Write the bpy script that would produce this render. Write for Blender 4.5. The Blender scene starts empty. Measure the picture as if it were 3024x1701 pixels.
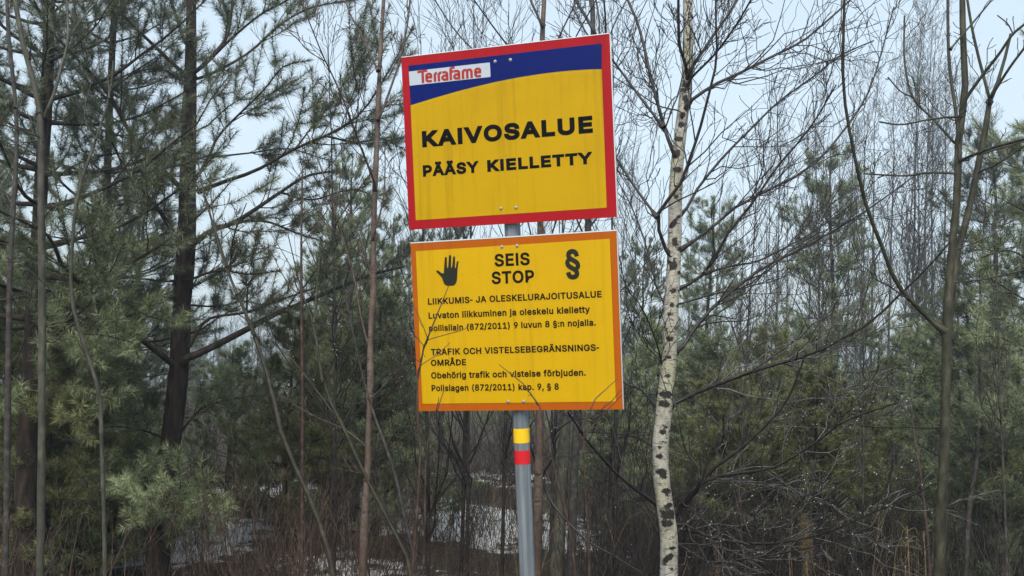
import bpy, math
import numpy as np
from mathutils import Matrix, Vector
sc = bpy.context.scene
R_ = math.radians
col = sc.collection

# ------------------------------------------------------------------ camera
FPX, CX, CY, CAMZ = 3028.0, 1512.0, 850.5, 2.1
PITCH, ROLL = R_(3.0), R_(2.2)
FW = np.array([0, math.cos(PITCH), math.sin(PITCH)])
_u = np.array([0, -math.sin(PITCH), math.cos(PITCH)]); _r = np.array([1.0, 0, 0])
CU = _u*math.cos(ROLL) - _r*math.sin(ROLL)
CR = _r*math.cos(ROLL) + _u*math.sin(ROLL)
cd = bpy.data.cameras.new('camera'); cam = bpy.data.objects.new('camera', cd); col.objects.link(cam)
cd.sensor_width = 36; cd.lens = 36*FPX/3024; cd.clip_start = 0.05; cd.clip_end = 2000
cam.matrix_world = Matrix(((CR[0], CU[0], -FW[0], 0), (CR[1], CU[1], -FW[1], 0), (CR[2], CU[2], -FW[2], CAMZ), (0, 0, 0, 1)))
sc.camera = cam
def px(x, y, D):
    """photo pixel + distance along the optical axis -> world point"""
    return np.array([0, 0, CAMZ]) + D*(FW + CR*(x-CX)/FPX - CU*(y-CY)/FPX)

# ------------------------------------------------------------------ light
w = bpy.data.worlds.new('World'); sc.world = w; w.use_nodes = True
nt = w.node_tree; nt.nodes.clear()
sky = nt.nodes.new('ShaderNodeTexSky'); sky.sky_type = 'NISHITA'; sky.sun_disc = False
SUN_EL, SUN_ROT = R_(48), R_(190)
sky.sun_elevation = SUN_EL; sky.sun_rotation = SUN_ROT; sky.air_density = 1.0; sky.dust_density = 1.5; sky.ozone_density = 1.0
hs = nt.nodes.new('ShaderNodeHueSaturation'); hs.inputs['Saturation'].default_value = 0.5
bg = nt.nodes.new('ShaderNodeBackground'); bg.inputs['Strength'].default_value = 0.095
out = nt.nodes.new('ShaderNodeOutputWorld')
cloud = nt.nodes.new('ShaderNodeMix'); cloud.data_type = 'RGBA'; cloud.inputs[0].default_value = .65; cloud.inputs[7].default_value = (2.6, 3.3, 3.75, 1)   # even overcast veil
nt.links.new(sky.outputs[0], hs.inputs['Color']); nt.links.new(hs.outputs[0], cloud.inputs[6]); nt.links.new(cloud.outputs[2], bg.inputs['Color']); nt.links.new(bg.outputs[0], out.inputs['Surface'])
sl = bpy.data.lights.new('sun', 'SUN'); sl.energy = 1.5; sl.angle = R_(40); sl.color = (1, 0.94, 0.82)
so = bpy.data.objects.new('sun', sl); col.objects.link(so)
sd = Vector((math.sin(SUN_ROT)*math.cos(SUN_EL), math.cos(SUN_ROT)*math.cos(SUN_EL), math.sin(SUN_EL)))
so.rotation_euler = sd.to_track_quat('Z', 'Y').to_euler(); so.location = (0, 0, 30)
sc.view_settings.view_transform = 'Standard'; sc.view_settings.look = 'None'
sc.view_settings.gamma = 1; sc.view_settings.exposure = 1.5
HAZE = 0.005

# ------------------------------------------------------------------ materials
def srgb(r, g, b):
    return tuple(((c/255)/12.92 if c <= 10 else ((c/255+0.055)/1.055)**2.4) for c in (r, g, b)) + (1,)
class NT:
    def __init__(s, name, rough=0.7, spec=0.3):
        s.m = bpy.data.materials.new(name); s.m.use_nodes = True; s.t = s.m.node_tree
        s.b = s.t.nodes['Principled BSDF']; s.b.inputs['Roughness'].default_value = rough
        s.b.inputs['Specular IOR Level'].default_value = spec
    def n(s, typ, **kw):
        x = s.t.nodes.new(typ)
        for k, v in kw.items():
            if k in x.inputs: x.inputs[k].default_value = v
            else: setattr(x, k, v)
        return x
    def l(s, a, b): s.t.links.new(a, b)
    def coord(s, scale=(1, 1, 1), kind='Object'):
        tc = s.n('ShaderNodeTexCoord'); mp = s.n('ShaderNodeMapping'); mp.inputs['Scale'].default_value = scale
        s.l(tc.outputs[kind], mp.inputs['Vector']); return mp.outputs[0]
    def noise(s, scale, stretch=(1, 1, 1), detail=4, kind='Object', rough=0.6):
        x = s.n('ShaderNodeTexNoise'); x.inputs['Scale'].default_value = scale; x.inputs['Detail'].default_value = detail
        x.inputs['Roughness'].default_value = rough
        s.l(s.coord(stretch, kind), x.inputs['Vector']); return x.outputs['Fac']
    def ramp(s, fac, stops, interp='LINEAR'):
        x = s.n('ShaderNodeValToRGB'); x.color_ramp.interpolation = interp
        e = x.color_ramp.elements
        while len(e) < len(stops): e.new(0.5)
        for el, (p, c) in zip(e, stops): el.position = p; el.color = c if len(c) == 4 else tuple(c)+(1,)
        s.l(fac, x.inputs['Fac']); return x.outputs['Color']
    def mix(s, fac, a, b, mode='MIX'):
        x = s.n('ShaderNodeMix', data_type='RGBA', blend_type=mode)
        for sock, v in ((x.inputs[0], fac), (x.inputs[6], a), (x.inputs[7], b)):
            if hasattr(v, 'is_output'): s.l(v, sock)
            elif isinstance(v, (int, float)): sock.default_value = v
            else: sock.default_value = tuple(v)+(1,) if len(v) == 3 else v
        return x.outputs[2]
    def color(s, c):
        if hasattr(c, 'is_output'): s.l(c, s.b.inputs['Base Color'])
        else: s.b.inputs['Base Color'].default_value = tuple(c)+(1,) if len(c) == 3 else c
        return s
    def bump(s, fac, strength=0.4, dist=0.01):
        x = s.n('ShaderNodeBump'); x.inputs['Strength'].default_value = strength; x.inputs['Distance'].default_value = dist
        s.l(fac, x.inputs['Height']); s.l(x.outputs[0], s.b.inputs['Normal']); return s
def bark(name, c1, c2, c3, scale=9, stretch=(1, 1, .25), bump=0.8, rough=0.8, spec=0.25):
    m = NT(name, rough, spec); f = m.noise(scale, stretch, 6)
    m.color(m.ramp(f, [(0.3, c1), (0.52, c2), (0.72, c3)])).bump(f, bump, 0.02); return m.m
M = {}
M['pine_bark'] = bark('pine bark', (.005, .004, .004), (.019, .013, .011), (.058, .037, .029), 22, (1, 1, .22), 1.4)
M['pine_limb'] = bark('pine limb bark', (.010, .008, .007), (.030, .022, .018), (.06, .048, .04), 20)
M['aspen'] = bark('grey green smooth bark', (.026, .026, .019), (.060, .058, .045), (.11, .105, .085), 18, (1, 1, .55), .5, .65)
M['alder'] = bark('olive grey bark', (.014, .013, .008), (.036, .034, .021), (.078, .074, .05), 18, (1, 1, .55), .5, .65)
M['twig_dark'] = bark('dark birch twig', (.010, .008, .009), (.024, .018, .018), (.05, .04, .038), 24, (1, 1, 1), .2, .45, .3)
M['twig_red'] = bark('red brown twig', (.016, .009, .007), (.046, .026, .019), (.11, .070, .054), 24, (1, 1, 1), .2, .55, .4)
M['twig_olive'] = bark('olive twig', (.010, .009, .005), (.026, .022, .012), (.055, .047, .027), 24, (1, 1, 1), .2, .55, .4)
M['twig_wet'] = bark('wet twig painted highlights', (.015, .013, .012), (.046, .041, .038), (.14, .13, .12), 30, (1, 1, 1), .3, .35, .6)  # pale end of the ramp paints the wet highlights into the bark colour
M['twig_grey'] = bark('grey brown twig', (.018, .015, .014), (.044, .038, .035), (.095, .085, .078), 24, (1, 1, 1), .2, .7, .3)
def birch_bark(name, white, cream, dirt):
    m = NT(name, .65, .3)
    big = m.noise(3.0, (1, 1, .6), 3); col_ = m.mix(m.ramp(big, [(.4, (0, 0, 0)), (.65, (1, 1, 1))]), white, cream)
    fine = m.noise(40, (1, 1, .5), 3); col_ = m.mix(m.ramp(fine, [(.42, (0, 0, 0)), (.75, (.8, .8, .8))]), col_, dirt)
    len_ = m.noise(1.0, (22, 22, 120), 3); col_ = m.mix(m.ramp(len_, [(.575, (0, 0, 0)), (.64, (.85, .85, .85))]), col_, (.035, .03, .028))
    pat = m.noise(1.0, (9, 9, 14), 6, rough=.75); col_ = m.mix(m.ramp(pat, [(.60, (0, 0, 0)), (.615, (1, 1, 1))]), col_, (.02, .018, .017))
    sc_ = m.n('ShaderNodeAttribute', attribute_name='scar'); rag = m.noise(26, (1, 1, 1.3), 7, rough=.85); ad = m.n('ShaderNodeMath', operation='MULTIPLY_ADD')
    m.l(rag, ad.inputs[0]); dv = m.n('ShaderNodeMath', operation='DIVIDE'); dv.inputs[1].default_value = 2.5; ad.inputs[1].default_value = 1.9; m.l(sc_.outputs['Fac'], ad.inputs[2])
    m.l(ad.outputs[0], dv.inputs[0]); col_ = m.mix(m.ramp(dv.outputs[0], [(1.30/2.5, (0, 0, 0)), (1.42/2.5, (1, 1, 1))]), col_, (.016, .014, .012))
    m.color(col_).bump(m.noise(30, (1, 1, 2.5), 5), .45, .008); return m.m
M['birch'] = birch_bark('white birch bark', (.41, .385, .35), (.36, .35, .24), (.13, .115, .09))
M['birch_scar'] = bark('black birch scar', (.006, .005, .005), (.016, .013, .012), (.07, .06, .05), 60, (1, 1, 1), 1.5)
M['birch_young'] = birch_bark('young brown birch bark', (.095, .062, .048), (.16, .122, .10), (.04, .025, .018))
M['birch_brown'] = birch_bark('brown birch bark', (.075, .05, .038), (.14, .10, .08), (.035, .022, .018))
def needle(name, a, b, c):
    m = NT(name, .38, .5)
    g = m.n('ShaderNodeNewGeometry'); oi = m.n('ShaderNodeObjectInfo')
    c0 = m.ramp(g.outputs['Random Per Island'], [(0, a), (.6, b), (1, c)])  # random tone per needle; the palest paints in wet highlights
    big = m.noise(1.7, (1, 1, 1), 2); c1 = m.mix(m.ramp(big, [(.35, (0, 0, 0)), (.7, (.55, .55, .55))]), c0, c)
    h = m.n('ShaderNodeHueSaturation'); mr = m.n('ShaderNodeMapRange'); mr.inputs['To Min'].default_value = .7; mr.inputs['To Max'].default_value = 1.25
    m.l(oi.outputs['Random'], mr.inputs['Value']); m.l(mr.outputs[0], h.inputs['Value']); m.l(c1, h.inputs['Color'])
    m.color(h.outputs[0]); return m.m
M['needle_dark'] = needle('dark pine needles', (.022, .029, .014), (.068, .086, .040), (.17, .19, .115))
M['needle_green'] = needle('green pine needles', (.030, .042, .018), (.110, .146, .060), (.34, .38, .22))
M['needle_olive'] = needle('olive pine needles', (.050, .056, .014), (.13, .138, .044), (.26, .27, .13))
def plain(name, c, rough=.6, spec=.3, metal=0):
    m = NT(name, rough, spec); m.color(c); m.b.inputs['Metallic'].default_value = metal; return m.m
def sign_paint(name, c, streak, rough=.45):
    m = NT(name, rough, .09)
    f = m.noise(1.0, (46, 46, 1.3), 5, rough=.65); g = m.noise(5, (1, 1, 1), 4)
    big = m.noise(3.2, (1, 1, .5), 3); msk = m.mix(1.0, m.ramp(f, [(.50, (0, 0, 0)), (.70, (.85, .85, .85))]), m.ramp(big, [(.42, (.12, .12, .12)), (.66, (1, 1, 1))]), 'MULTIPLY'); c1 = m.mix(msk, c, streak)
    c2 = m.mix(m.ramp(g, [(.45, (0, 0, 0)), (.8, (.25, .25, .25))]), c1, streak)
    sp = m.noise(95, (1, 1, .8), 2); c3 = m.mix(m.ramp(sp, [(.74, (0, 0, 0)), (.78, (.5, .5, .5))]), c2, (.06, .05, .03))
    m.color(c3); r = m.ramp(f, [(.3, (rough-.08,)*3), (.8, (rough+.15,)*3)]); m.l(r, m.b.inputs['Roughness']); return m.m
M['yellow'] = sign_paint('sign yellow', (.47, .284, .002), (.30, .176, .004))
M['yellow2'] = sign_paint('sign warm yellow', (.54, .322, .003), (.42, .24, .005))
M['red'] = sign_paint('sign red', (.33, .008, .014), (.24, .009, .011))
M['blue'] = sign_paint('sign blue', (.001, .008, .115), (.003, .012, .08))
M['orange'] = sign_paint('sign orange', (.38, .088, .004), (.29, .066, .005))
M['white'] = sign_paint('sign white', (.44, .48, .54), (.38, .42, .46))
M['black'] = plain('sign black ink', (.005, .005, .006), .45, .06)
M['ink_dark'] = plain('sign dark ink', (.010, .008, .006), .45, .06)
M['hand_ink'] = plain('sign faded black', (.022, .024, .018), .5, .06)
M['logo_red'] = plain('logo red', (.33, .022, .018), .45)
M['bolt'] = plain('dull zinc', (.34, .34, .33), .5, .4, .3)
M['alu'] = plain('aluminium', (.72, .74, .76), .4, .5, .6)
def galv():
    m = NT('galvanised steel', .48, .5); f = m.noise(1.0, (60, 60, 1.2), 5); g = m.noise(14, (1, 1, .5), 4)
    c = m.mix(m.ramp(f, [(.35, (0, 0, 0)), (.7, (1, 1, 1))]), (.13, .155, .18), (.29, .32, .35))
    c = m.mix(m.ramp(g, [(.45, (0, 0, 0)), (.75, (.5, .5, .5))]), c, (.13, .15, .17))
    m.color(c).bump(f, .08, .004); m.b.inputs['Metallic'].default_value = .35; return m.m
M['steel'] = galv()
M['band_yellow'] = plain('reflective yellow tape', (.85, .52, .01), .35, .5)
M['band_red'] = plain('reflective red tape', (.58, .012, .02), .35, .5)
def water():
    m = NT('water drop', .02, .5); m.color((1, 1, 1)); m.b.inputs['Transmission Weight'].default_value = .5; m.b.inputs['IOR'].default_value = 1.33; return m.m
M['water'] = water()
M['straw'] = bark('dry straw', (.08, .055, .03), (.16, .115, .062), (.27, .21, .125), 30, (1, 1, 1), .1)
def ground_mat():
    m = NT('forest floor with snow', .85, .2)
    a = m.n('ShaderNodeAttribute', attribute_name='snow')
    lit = m.noise(9, (1, 1, 1), 8, rough=.75); deb = m.noise(60, (1, 1, 1), 4, rough=.7)
    c = m.ramp(lit, [(.3, (.012, .009, .007)), (.5, (.045, .033, .024)), (.62, (.10, .075, .05)), (.75, (.19, .15, .10))])
    n1 = m.noise(3.6, (1, 1, 1), 8, rough=.75)
    ad = m.n('ShaderNodeMath', operation='ADD'); m.l(a.outputs['Fac'], ad.inputs[0]); m.l(n1, ad.inputs[1])
    mask = m.ramp(ad.outputs[0], [(.93, (0, 0, 0)), (1.0, (1, 1, 1))])
    m.color(m.mix(mask, c, m.ramp(deb, [(.36, (.07, .055, .04)), (.43, (.52, .53, .53)), (.6, (.76, .78, .80))]))).bump(lit, .9, .05); return m.m
M['ground'] = ground_mat()

# ------------------------------------------------------------------ mesh helpers
def nrm(v): return v/np.maximum(np.linalg.norm(v, axis=-1, keepdims=True), 1e-9)
def make_mesh(name, parts, mats, smooth=True):
    """parts: list of (V (n,3), F (m,k) int, material index)"""
    Vs, loops, tot, mi, off = [], [], [], [], 0
    for V, F, m in parts:
        if len(F) == 0: continue
        Vs.append(V); loops.append((F+off).ravel()); tot.append(np.full(len(F), F.shape[1], np.int32)); mi.append(np.full(len(F), m, np.int32)); off += len(V)
    me = bpy.data.meshes.new(name)
    if off:
        V = np.concatenate(Vs).astype(np.float32); lp = np.concatenate(loops).astype(np.int32); tot = np.concatenate(tot); mi = np.concatenate(mi)
        me.vertices.add(len(V)); me.vertices.foreach_set('co', V.ravel())
        me.loops.add(len(lp)); me.loops.foreach_set('vertex_index', lp)
        me.polygons.add(len(tot)); st = np.zeros(len(tot), np.int32); st[1:] = np.cumsum(tot)[:-1]
        me.polygons.foreach_set('loop_start', st); me.polygons.foreach_set('loop_total', tot)
        for m in mats: me.materials.append(m)
        me.polygons.foreach_set('material_index', mi)
        me.polygons.foreach_set('use_smooth', np.full(len(tot), smooth))
        me.update(calc_edges=True)
    return me
def link(name, me, parent=None, loc=None):
    o = bpy.data.objects.new(name, me); col.objects.link(o)
    if parent is not None: o.parent = parent
    if loc is not None: o.location = loc
    return o
def tag(o, label=None, cat=None, group=None, kind=None):
    for k, v in (('label', label), ('category', cat), ('group', group), ('kind', kind)):
        if v: o[k] = v
    return o
def empty(name, loc, label, cat, group=None):
    o = bpy.data.objects.new(name, None); col.objects.link(o); o.location = Vector(loc); o.empty_display_size = .2
    return tag(o, label, cat, group)
def tubes(P, Rr, k=4):
    N, Mm, _ = P.shape
    T = nrm(np.gradient(P, axis=1)); mean = nrm(T.mean(1))
    ref = np.zeros((N, 3)); ref[np.arange(N), np.argmin(np.abs(mean), axis=1)] = 1
    U = nrm(np.cross(T, ref[:, None, :])); W = np.cross(T, U)
    a = np.arange(k)*2*np.pi/k
    V = P[:, :, None, :] + Rr[:, :, None, None]*(np.cos(a)[None, None, :, None]*U[:, :, None, :] + np.sin(a)[None, None, :, None]*W[:, :, None, :])
    n, i, j = np.meshgrid(np.arange(N), np.arange(Mm-1), np.arange(k), indexing='ij')
    j2 = (j+1) % k; b = n*Mm*k
    F = np.stack([b+i*k+j, b+i*k+j2, b+(i+1)*k+j2, b+(i+1)*k+j], -1).reshape(-1, 4)
    return V.reshape(-1, 3), F
def catmull(pts, m):
    p = np.asarray(pts, float); p = np.vstack([2*p[0]-p[1], p, 2*p[-1]-p[-2]])
    d = np.r_[0, np.cumsum(np.linalg.norm(np.diff(p[1:-1, :3], axis=0), axis=1))]; d /= d[-1]
    o = []
    for t in np.linspace(0, 1, m):
        i = min(np.searchsorted(d, t, side='right')-1, len(d)-2); f = (t-d[i])/(d[i+1]-d[i])
        a, b, c, e = p[i:i+4]
        o.append(.5*((2*b)+(-a+c)*f+(2*a-5*b+4*c-e)*f*f+(-a+3*b-3*c+e)*f**3))
    return np.array(o)
def spawn(rng, P, Rr, n, t=(.2, .95), ang=(30, 60), lr=(.25, .5), m=6, up=.1, upb=0., wig=.08, rr=.55, rmin=.0012, rl=.008, taper=1.1):
    N, K, _ = P.shape
    tt = rng.uniform(t[0], t[1], (N, n)); x = tt*(K-1.001); i = x.astype(int); f = (x-i)[..., None]; ar = np.arange(N)[:, None]
    A, B = P[ar, i], P[ar, i+1]; base = A*(1-f)+B*f; T = nrm(B-A); rp = Rr[ar, i]*(1-f[..., 0])+Rr[ar, i+1]*f[..., 0]
    Lp = np.linalg.norm(np.diff(P, axis=1), axis=2).sum(1)[:, None]
    rv = rng.normal(size=(N, n, 3)); pv = nrm(rv-(rv*T).sum(-1, keepdims=True)*T)
    a = np.radians(rng.uniform(ang[0], ang[1], (N, n)))[..., None]
    d = T*np.cos(a)+pv*np.sin(a); d[..., 2] += upb; d = nrm(d)
    L = Lp*rng.uniform(lr[0], lr[1], (N, n))*(taper-tt*(taper-.45))
    s = np.linspace(0, 1, m)
    pts = base[:, :, None, :]+d[:, :, None, :]*(L[..., None]*s)[..., None]
    pts[..., 2] += (L*up)[..., None]*s**2
    wg = np.cumsum(rng.normal(size=(N, n, m, 3)), axis=2)*(L*wig/np.sqrt(m))[:, :, None, None]; wg -= wg[:, :, :1]; pts += wg
    r0 = np.minimum(rp*rr, L*rl+.0006)
    rad = np.maximum(r0[..., None]*(1-.8*s), rmin)
    return pts.reshape(-1, m, 3), rad.reshape(-1, m)
def needles(rng, P, t0, dens, ln, wd, ang=(32, 75)):
    seg = np.linalg.norm(np.diff(P, axis=1), axis=2).sum(1)*(1-t0); n = int(seg.sum()*dens)
    if n == 0: return np.zeros((0, 3)), np.zeros((0, 3), int)
    idx = rng.choice(len(P), n, p=seg/seg.sum()); K = P.shape[1]
    t = t0+(1-t0)*rng.uniform(0, 1, n); end = rng.uniform(size=n) < .08; t = np.where(end, 1, t)
    x = t*(K-1.001); i = x.astype(int); f = (x-i)[:, None]; A, B = P[idx, i], P[idx, i+1]; b = A*(1-f)+B*f; T = nrm(B-A)
    rv = rng.normal(size=(n, 3)); pv = nrm(rv-(rv*T).sum(-1, keepdims=True)*T)
    a = np.radians(np.where(end, rng.uniform(0, 30, n), rng.uniform(ang[0], ang[1], n)))[:, None]
    d = nrm(T*np.cos(a)+pv*np.sin(a)); L = (ln*rng.uniform(.65, 1.1, n))[:, None]
    s = nrm(np.cross(d, rng.normal(size=(n, 3))))*wd/2
    V = np.stack([b-s, b+s, b+d*L], 1).reshape(-1, 3); return V, np.arange(3*n).reshape(-1, 3)
ICO_V = nrm(np.array([(x, y, z) for a in (-1, 1) for b in (-1.618, 1.618) for x, y, z in ((0, a, b), (a, b, 0), (b, 0, a))], float))
def _ico():
    f = []
    for i in range(12):
        for j in range(i+1, 12):
            for k in range(j+1, 12):
                d = [np.linalg.norm(ICO_V[a]-ICO_V[b]) for a, b in ((i, j), (j, k), (i, k))]
                if max(d) < 1.2:
                    n = np.cross(ICO_V[j]-ICO_V[i], ICO_V[k]-ICO_V[i])
                    f.append((i, j, k) if n @ ICO_V[i] > 0 else (i, k, j))
    return np.array(f)
ICO_F = _ico()
def drops(rng, P, Rr, n, r=(.0021, .0034)):
    idx = rng.integers(0, len(P), n); K = P.shape[1]; t = rng.uniform(.1, 1, n); x = t*(K-1.001); i = x.astype(int); f = (x-i)[:, None]
    b = P[idx, i]*(1-f)+P[idx, i+1]*f; q = rng.uniform(r[0], r[1], n); b[:, 2] -= Rr[idx, i]+q*.75
    V = (b[:, None, :]+ICO_V[None]*q[:, None, None]).reshape(-1, 3)
    F = (ICO_F[None]+12*np.arange(n)[:, None, None]).reshape(-1, 3); return V, F

# ------------------------------------------------------------------ ground
def gz(x, y):
    x = np.asarray(x, float); y = np.asarray(y, float)
    z = .55*np.clip((3.0-y)/2.5, 0, 1)**2*(3-2*np.clip((3.0-y)/2.5, 0, 1)) - .045*np.clip(y-20, 0, 75)
    hum = .07*np.sin(1.3*x+.7*y)*np.sin(.9*y-.4*x+1)+.04*np.sin(3.1*x+1.1)*np.sin(2.7*y)
    return z+hum*np.clip((y-4)/3, 0, 1)
def build_ground():
    ys = np.concatenate([np.linspace(-14, 4, 20), np.linspace(4.2, 30, 190), 30+np.geomspace(.2, 75, 40)])
    xs = np.concatenate([-14-np.geomspace(.3, 61, 30)[::-1], np.linspace(-14, 14, 190), 14+np.geomspace(.3, 61, 30)])
    X, Y = np.meshgrid(xs, ys); Z = gz(X, Y); ny, nx = X.shape
    i, j = np.meshgrid(np.arange(ny-1), np.arange(nx-1), indexing='ij'); a = i*nx+j
    F = np.stack([a, a+1, a+nx+1, a+nx], -1).reshape(-1, 4)
    snow = np.full(X.shape, .28)
    for cx_, cy_, rx, ry, v in SNOW:
        snow = np.maximum(snow, v*np.exp(-(((X-cx_)/rx)**2+((Y-cy_)/ry)**2)**2))
    for cx_, cy_, rx, ry, v in BARE:
        snow -= v*np.exp(-(((X-cx_)/rx)**2+((Y-cy_)/ry)**2)**2)
    Z = Z+.05*np.clip((snow-.4)*4, 0, 1)
    me = make_mesh('ground', [(np.stack([X, Y, Z], -1).reshape(-1, 3), F, 0)], [M['ground']])
    at = me.attributes.new('snow', 'FLOAT', 'POINT'); at.data.foreach_set('value', snow.ravel().astype(np.float32))
    tag(link('ground', me), 'damp forest floor of brown litter with patches of melting snow', 'ground', kind='structure')
SNOW = [(-.6, 12.0, 2.0, 1.7, .58), (.9, 11.5, 1.0, 1.6, .55), (-3.2, 10.5, 1.3, 2.0, .55), (-2.6, 14, 2.0, 1.5, .5), (-5, 13, 1.5, 2, .45), (4.8, 9.6, .8, 1.2, .5), (-1.2, 9.2, 1.4, 1.0, .46), (0, 16, 2.0, .9, .45)]
BARE = [(3.0, 11, 1.9, 4.5, .35)]
build_ground()

# ------------------------------------------------------------------ tree builders
def trunk_world(tr, D0, D1, m, ground=True):
    """traced trunk [(x, y, width_px)...] listed top to bottom -> points base to top, radii"""
    tr = tr[::-1]; n = len(tr); ds = np.linspace(D0, D1, n)
    pts = [np.r_[px(x, y, d), wd*d/FPX/2] for (x, y, wd), d in zip(tr, ds)]
    if ground:
        b = pts[0]; dirn = nrm((b-pts[1])[:3]); dirn[:2] *= .5
        t = (b[2]-float(gz(b[0], b[1])))/max(-dirn[2], .3)
        if t > .05: pts.insert(0, np.r_[b[:3]+dirn*t*1.03, b[3]*1.18])
    e = pts[-1].copy(); up = nrm((pts[-1]-pts[-2])[:3])               # the leader goes on above the frame and tapers out
    h = min(2.2, max(.5, e[3]*70)) if e[2] > CAMZ+1.2 and e[3] > .008 else 0
    if h: pts += [np.r_[e[:3]+up*h*.5, e[3]*.62], np.r_[e[:3]+up*h, e[3]*.2]]
    q = catmull(pts, m); return q[:, :3], np.maximum(q[:, 3], .001)
def limb_world(pts, D0, D1, w0, w1, m=16, axis=None):
    n = len(pts); l = np.r_[0, np.cumsum(np.linalg.norm(np.diff(np.array(pts, float), axis=0), axis=1))]; l /= l[-1]
    W = [px(x, y, D0+(D1-D0)*t) for (x, y), t in zip(pts, l)]
    if axis is not None:                                               # root the limb in the trunk it grows from
        T, r = axis; dd = np.linalg.norm(T-W[0], axis=1); i = int(np.argmin(dd))
        if dd[i] < 2.2*r[i]+.05:
            j = max(0, int(np.searchsorted(T[:, 2], T[i, 2]-dd[i]*.7))); W.insert(0, T[min(j, len(T)-1)])
    P = catmull(W, m)
    s = np.linspace(0, 1, m); Dm = D0+(D1-D0)*s
    r = (w0+(w1-w0)*s**.8)*Dm/FPX/2
    return P, r
def solo(P, r): return P[None], r[None]

def bare_limb_mesh(name, rng, P, r, mat, base, n1=16, n2=5, lr=(.15, .40), up=.12, upb=.15, flare=2.2, ndrop=0, k=6, rmin=.0020, ang=(25, 60), m1=7, twig=None):
    r = r.copy(); r[0] *= flare
    P0, R0 = solo(P, r)
    P1, R1 = spawn(rng, P0, R0, n1, (.12, .97), ang, lr, m1, up, upb, .10, .5, rmin)
    tj = 2 if twig else 0
    parts = [tubes(P0, R0, k)+(0,), tubes(P1, R1, 4)+(tj,)]
    if n2:
        P2, R2 = spawn(rng, P1, R1, n2, (.25, .97), (22, 58), (.25, .5), 5, up, upb*.6, .10, .6, rmin*.9)
        parts.append(tubes(P2, R2, 3)+(tj,))
        if ndrop: parts.append(drops(rng, P2, R2, int(1.3*ndrop))+(1,))
    parts = [(V-base, F, mm) for V, F, mm in parts]
    return make_mesh(name, parts, [mat, M['water']]+([twig] if twig else []))

def traced_tree(name, label, cat, tr, D, bark_m, limbs, twig_m, seed, group=None, m=26, k=12, jitter=.04, scars=None, **kw):
    rng = np.random.default_rng(seed)
    D0, D1 = D if isinstance(D, tuple) else (D, D)
    T, r = trunk_world(tr, D0, D1, m); base = T[0].copy()
    e = empty(name, base, label, cat, group)
    rj = r*(1+rng.normal(size=m)*jitter)
    V, F = tubes(*solo(T, rj), k)
    me_t = make_mesh('trunk', [(V-base, F, 0)], [bark_m])
    if scars is not None:                                              # black rough bark where limbs leave the trunk
        sv = np.zeros(len(V))
        spots = [(px(*lb[0][0], (lb[4] if len(lb) > 4 else {}).get('D', (D0+D1)/2)-.03), .65) for lb in limbs]+[(px(x, y, D0-.05), s_) for x, y, s_ in scars]
        for q, s_ in spots:
            i = np.argmin(np.linalg.norm(T-q, axis=1)); q = T[i]+nrm(q-T[i])*rj[i]
            d = V-q; dz = d[:, 2]+.004; lat = np.linalg.norm(d[:, :2], axis=1); sg = np.where(dz > 0, .022, .016)*s_
            sv = np.maximum(sv, np.exp(-(lat/(rj[i]*.95*min(s_, 1.25)))**2-(dz/sg)**2))
        at_ = me_t.attributes.new('scar', 'FLOAT', 'POINT'); at_.data.foreach_set('value', sv.astype(np.float32))
    link('trunk', me_t, e)
    for lb in limbs:
        pts, w0, w1, dD = lb[:4]; kk = dict(kw); kk.update(lb[4] if len(lb) > 4 else {})
        d0 = kk.pop('D', (D0+D1)/2); tw = kk.pop('mat', twig_m)
        P, rr = limb_world(pts, d0, d0+dD, w0, w1, axis=(T, r))
        link('branch', bare_limb_mesh('branch', rng, P, rr, tw, base, **kk), e)
    return e

def sapling_data(rng, H, r0, lean=(0, 0), n1=16, lr=(.16, .34), ang=(22, 45), n2=6, n3=0, m=14, t=(.25, .97), up=.12, upb=.2, rmin=.0014, wob=.03):
    s = np.linspace(0, 1, m); T = np.zeros((m, 3)); T[:, 2] = H*s
    T[:, 0] = lean[0]*H*s**1.4; T[:, 1] = lean[1]*H*s**1.4
    T[:, :2] += np.cumsum(rng.normal(size=(m, 2)), axis=0)*H*wob/m*s[:, None]
    r = np.maximum(r0*(1-.9*s), rmin)
    P0, R0 = solo(T, r); P1, R1 = spawn(rng, P0, R0, n1, t, ang, lr, 8, up, upb, .07, .55, rmin)
    P2, R2 = spawn(rng, P1, R1, n2, (.15, .97), (22, 50), (.25, .5), 5, up*.6, upb*.5, .08, .6, rmin*.9)
    cr = [tubes(P1, R1, 4)+(0,), tubes(P2, R2, 3)+(0,)]
    if n3:
        P3, R3 = spawn(rng, P2, R2, n3, (.2, .97), (22, 50), (.3, .6), 4, -.05, 0, .08, .7, rmin*.85)
        cr.append(tubes(P3, R3, 3)+(0,))
    return tubes(P0, R0, 7)+(0,), cr

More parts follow.
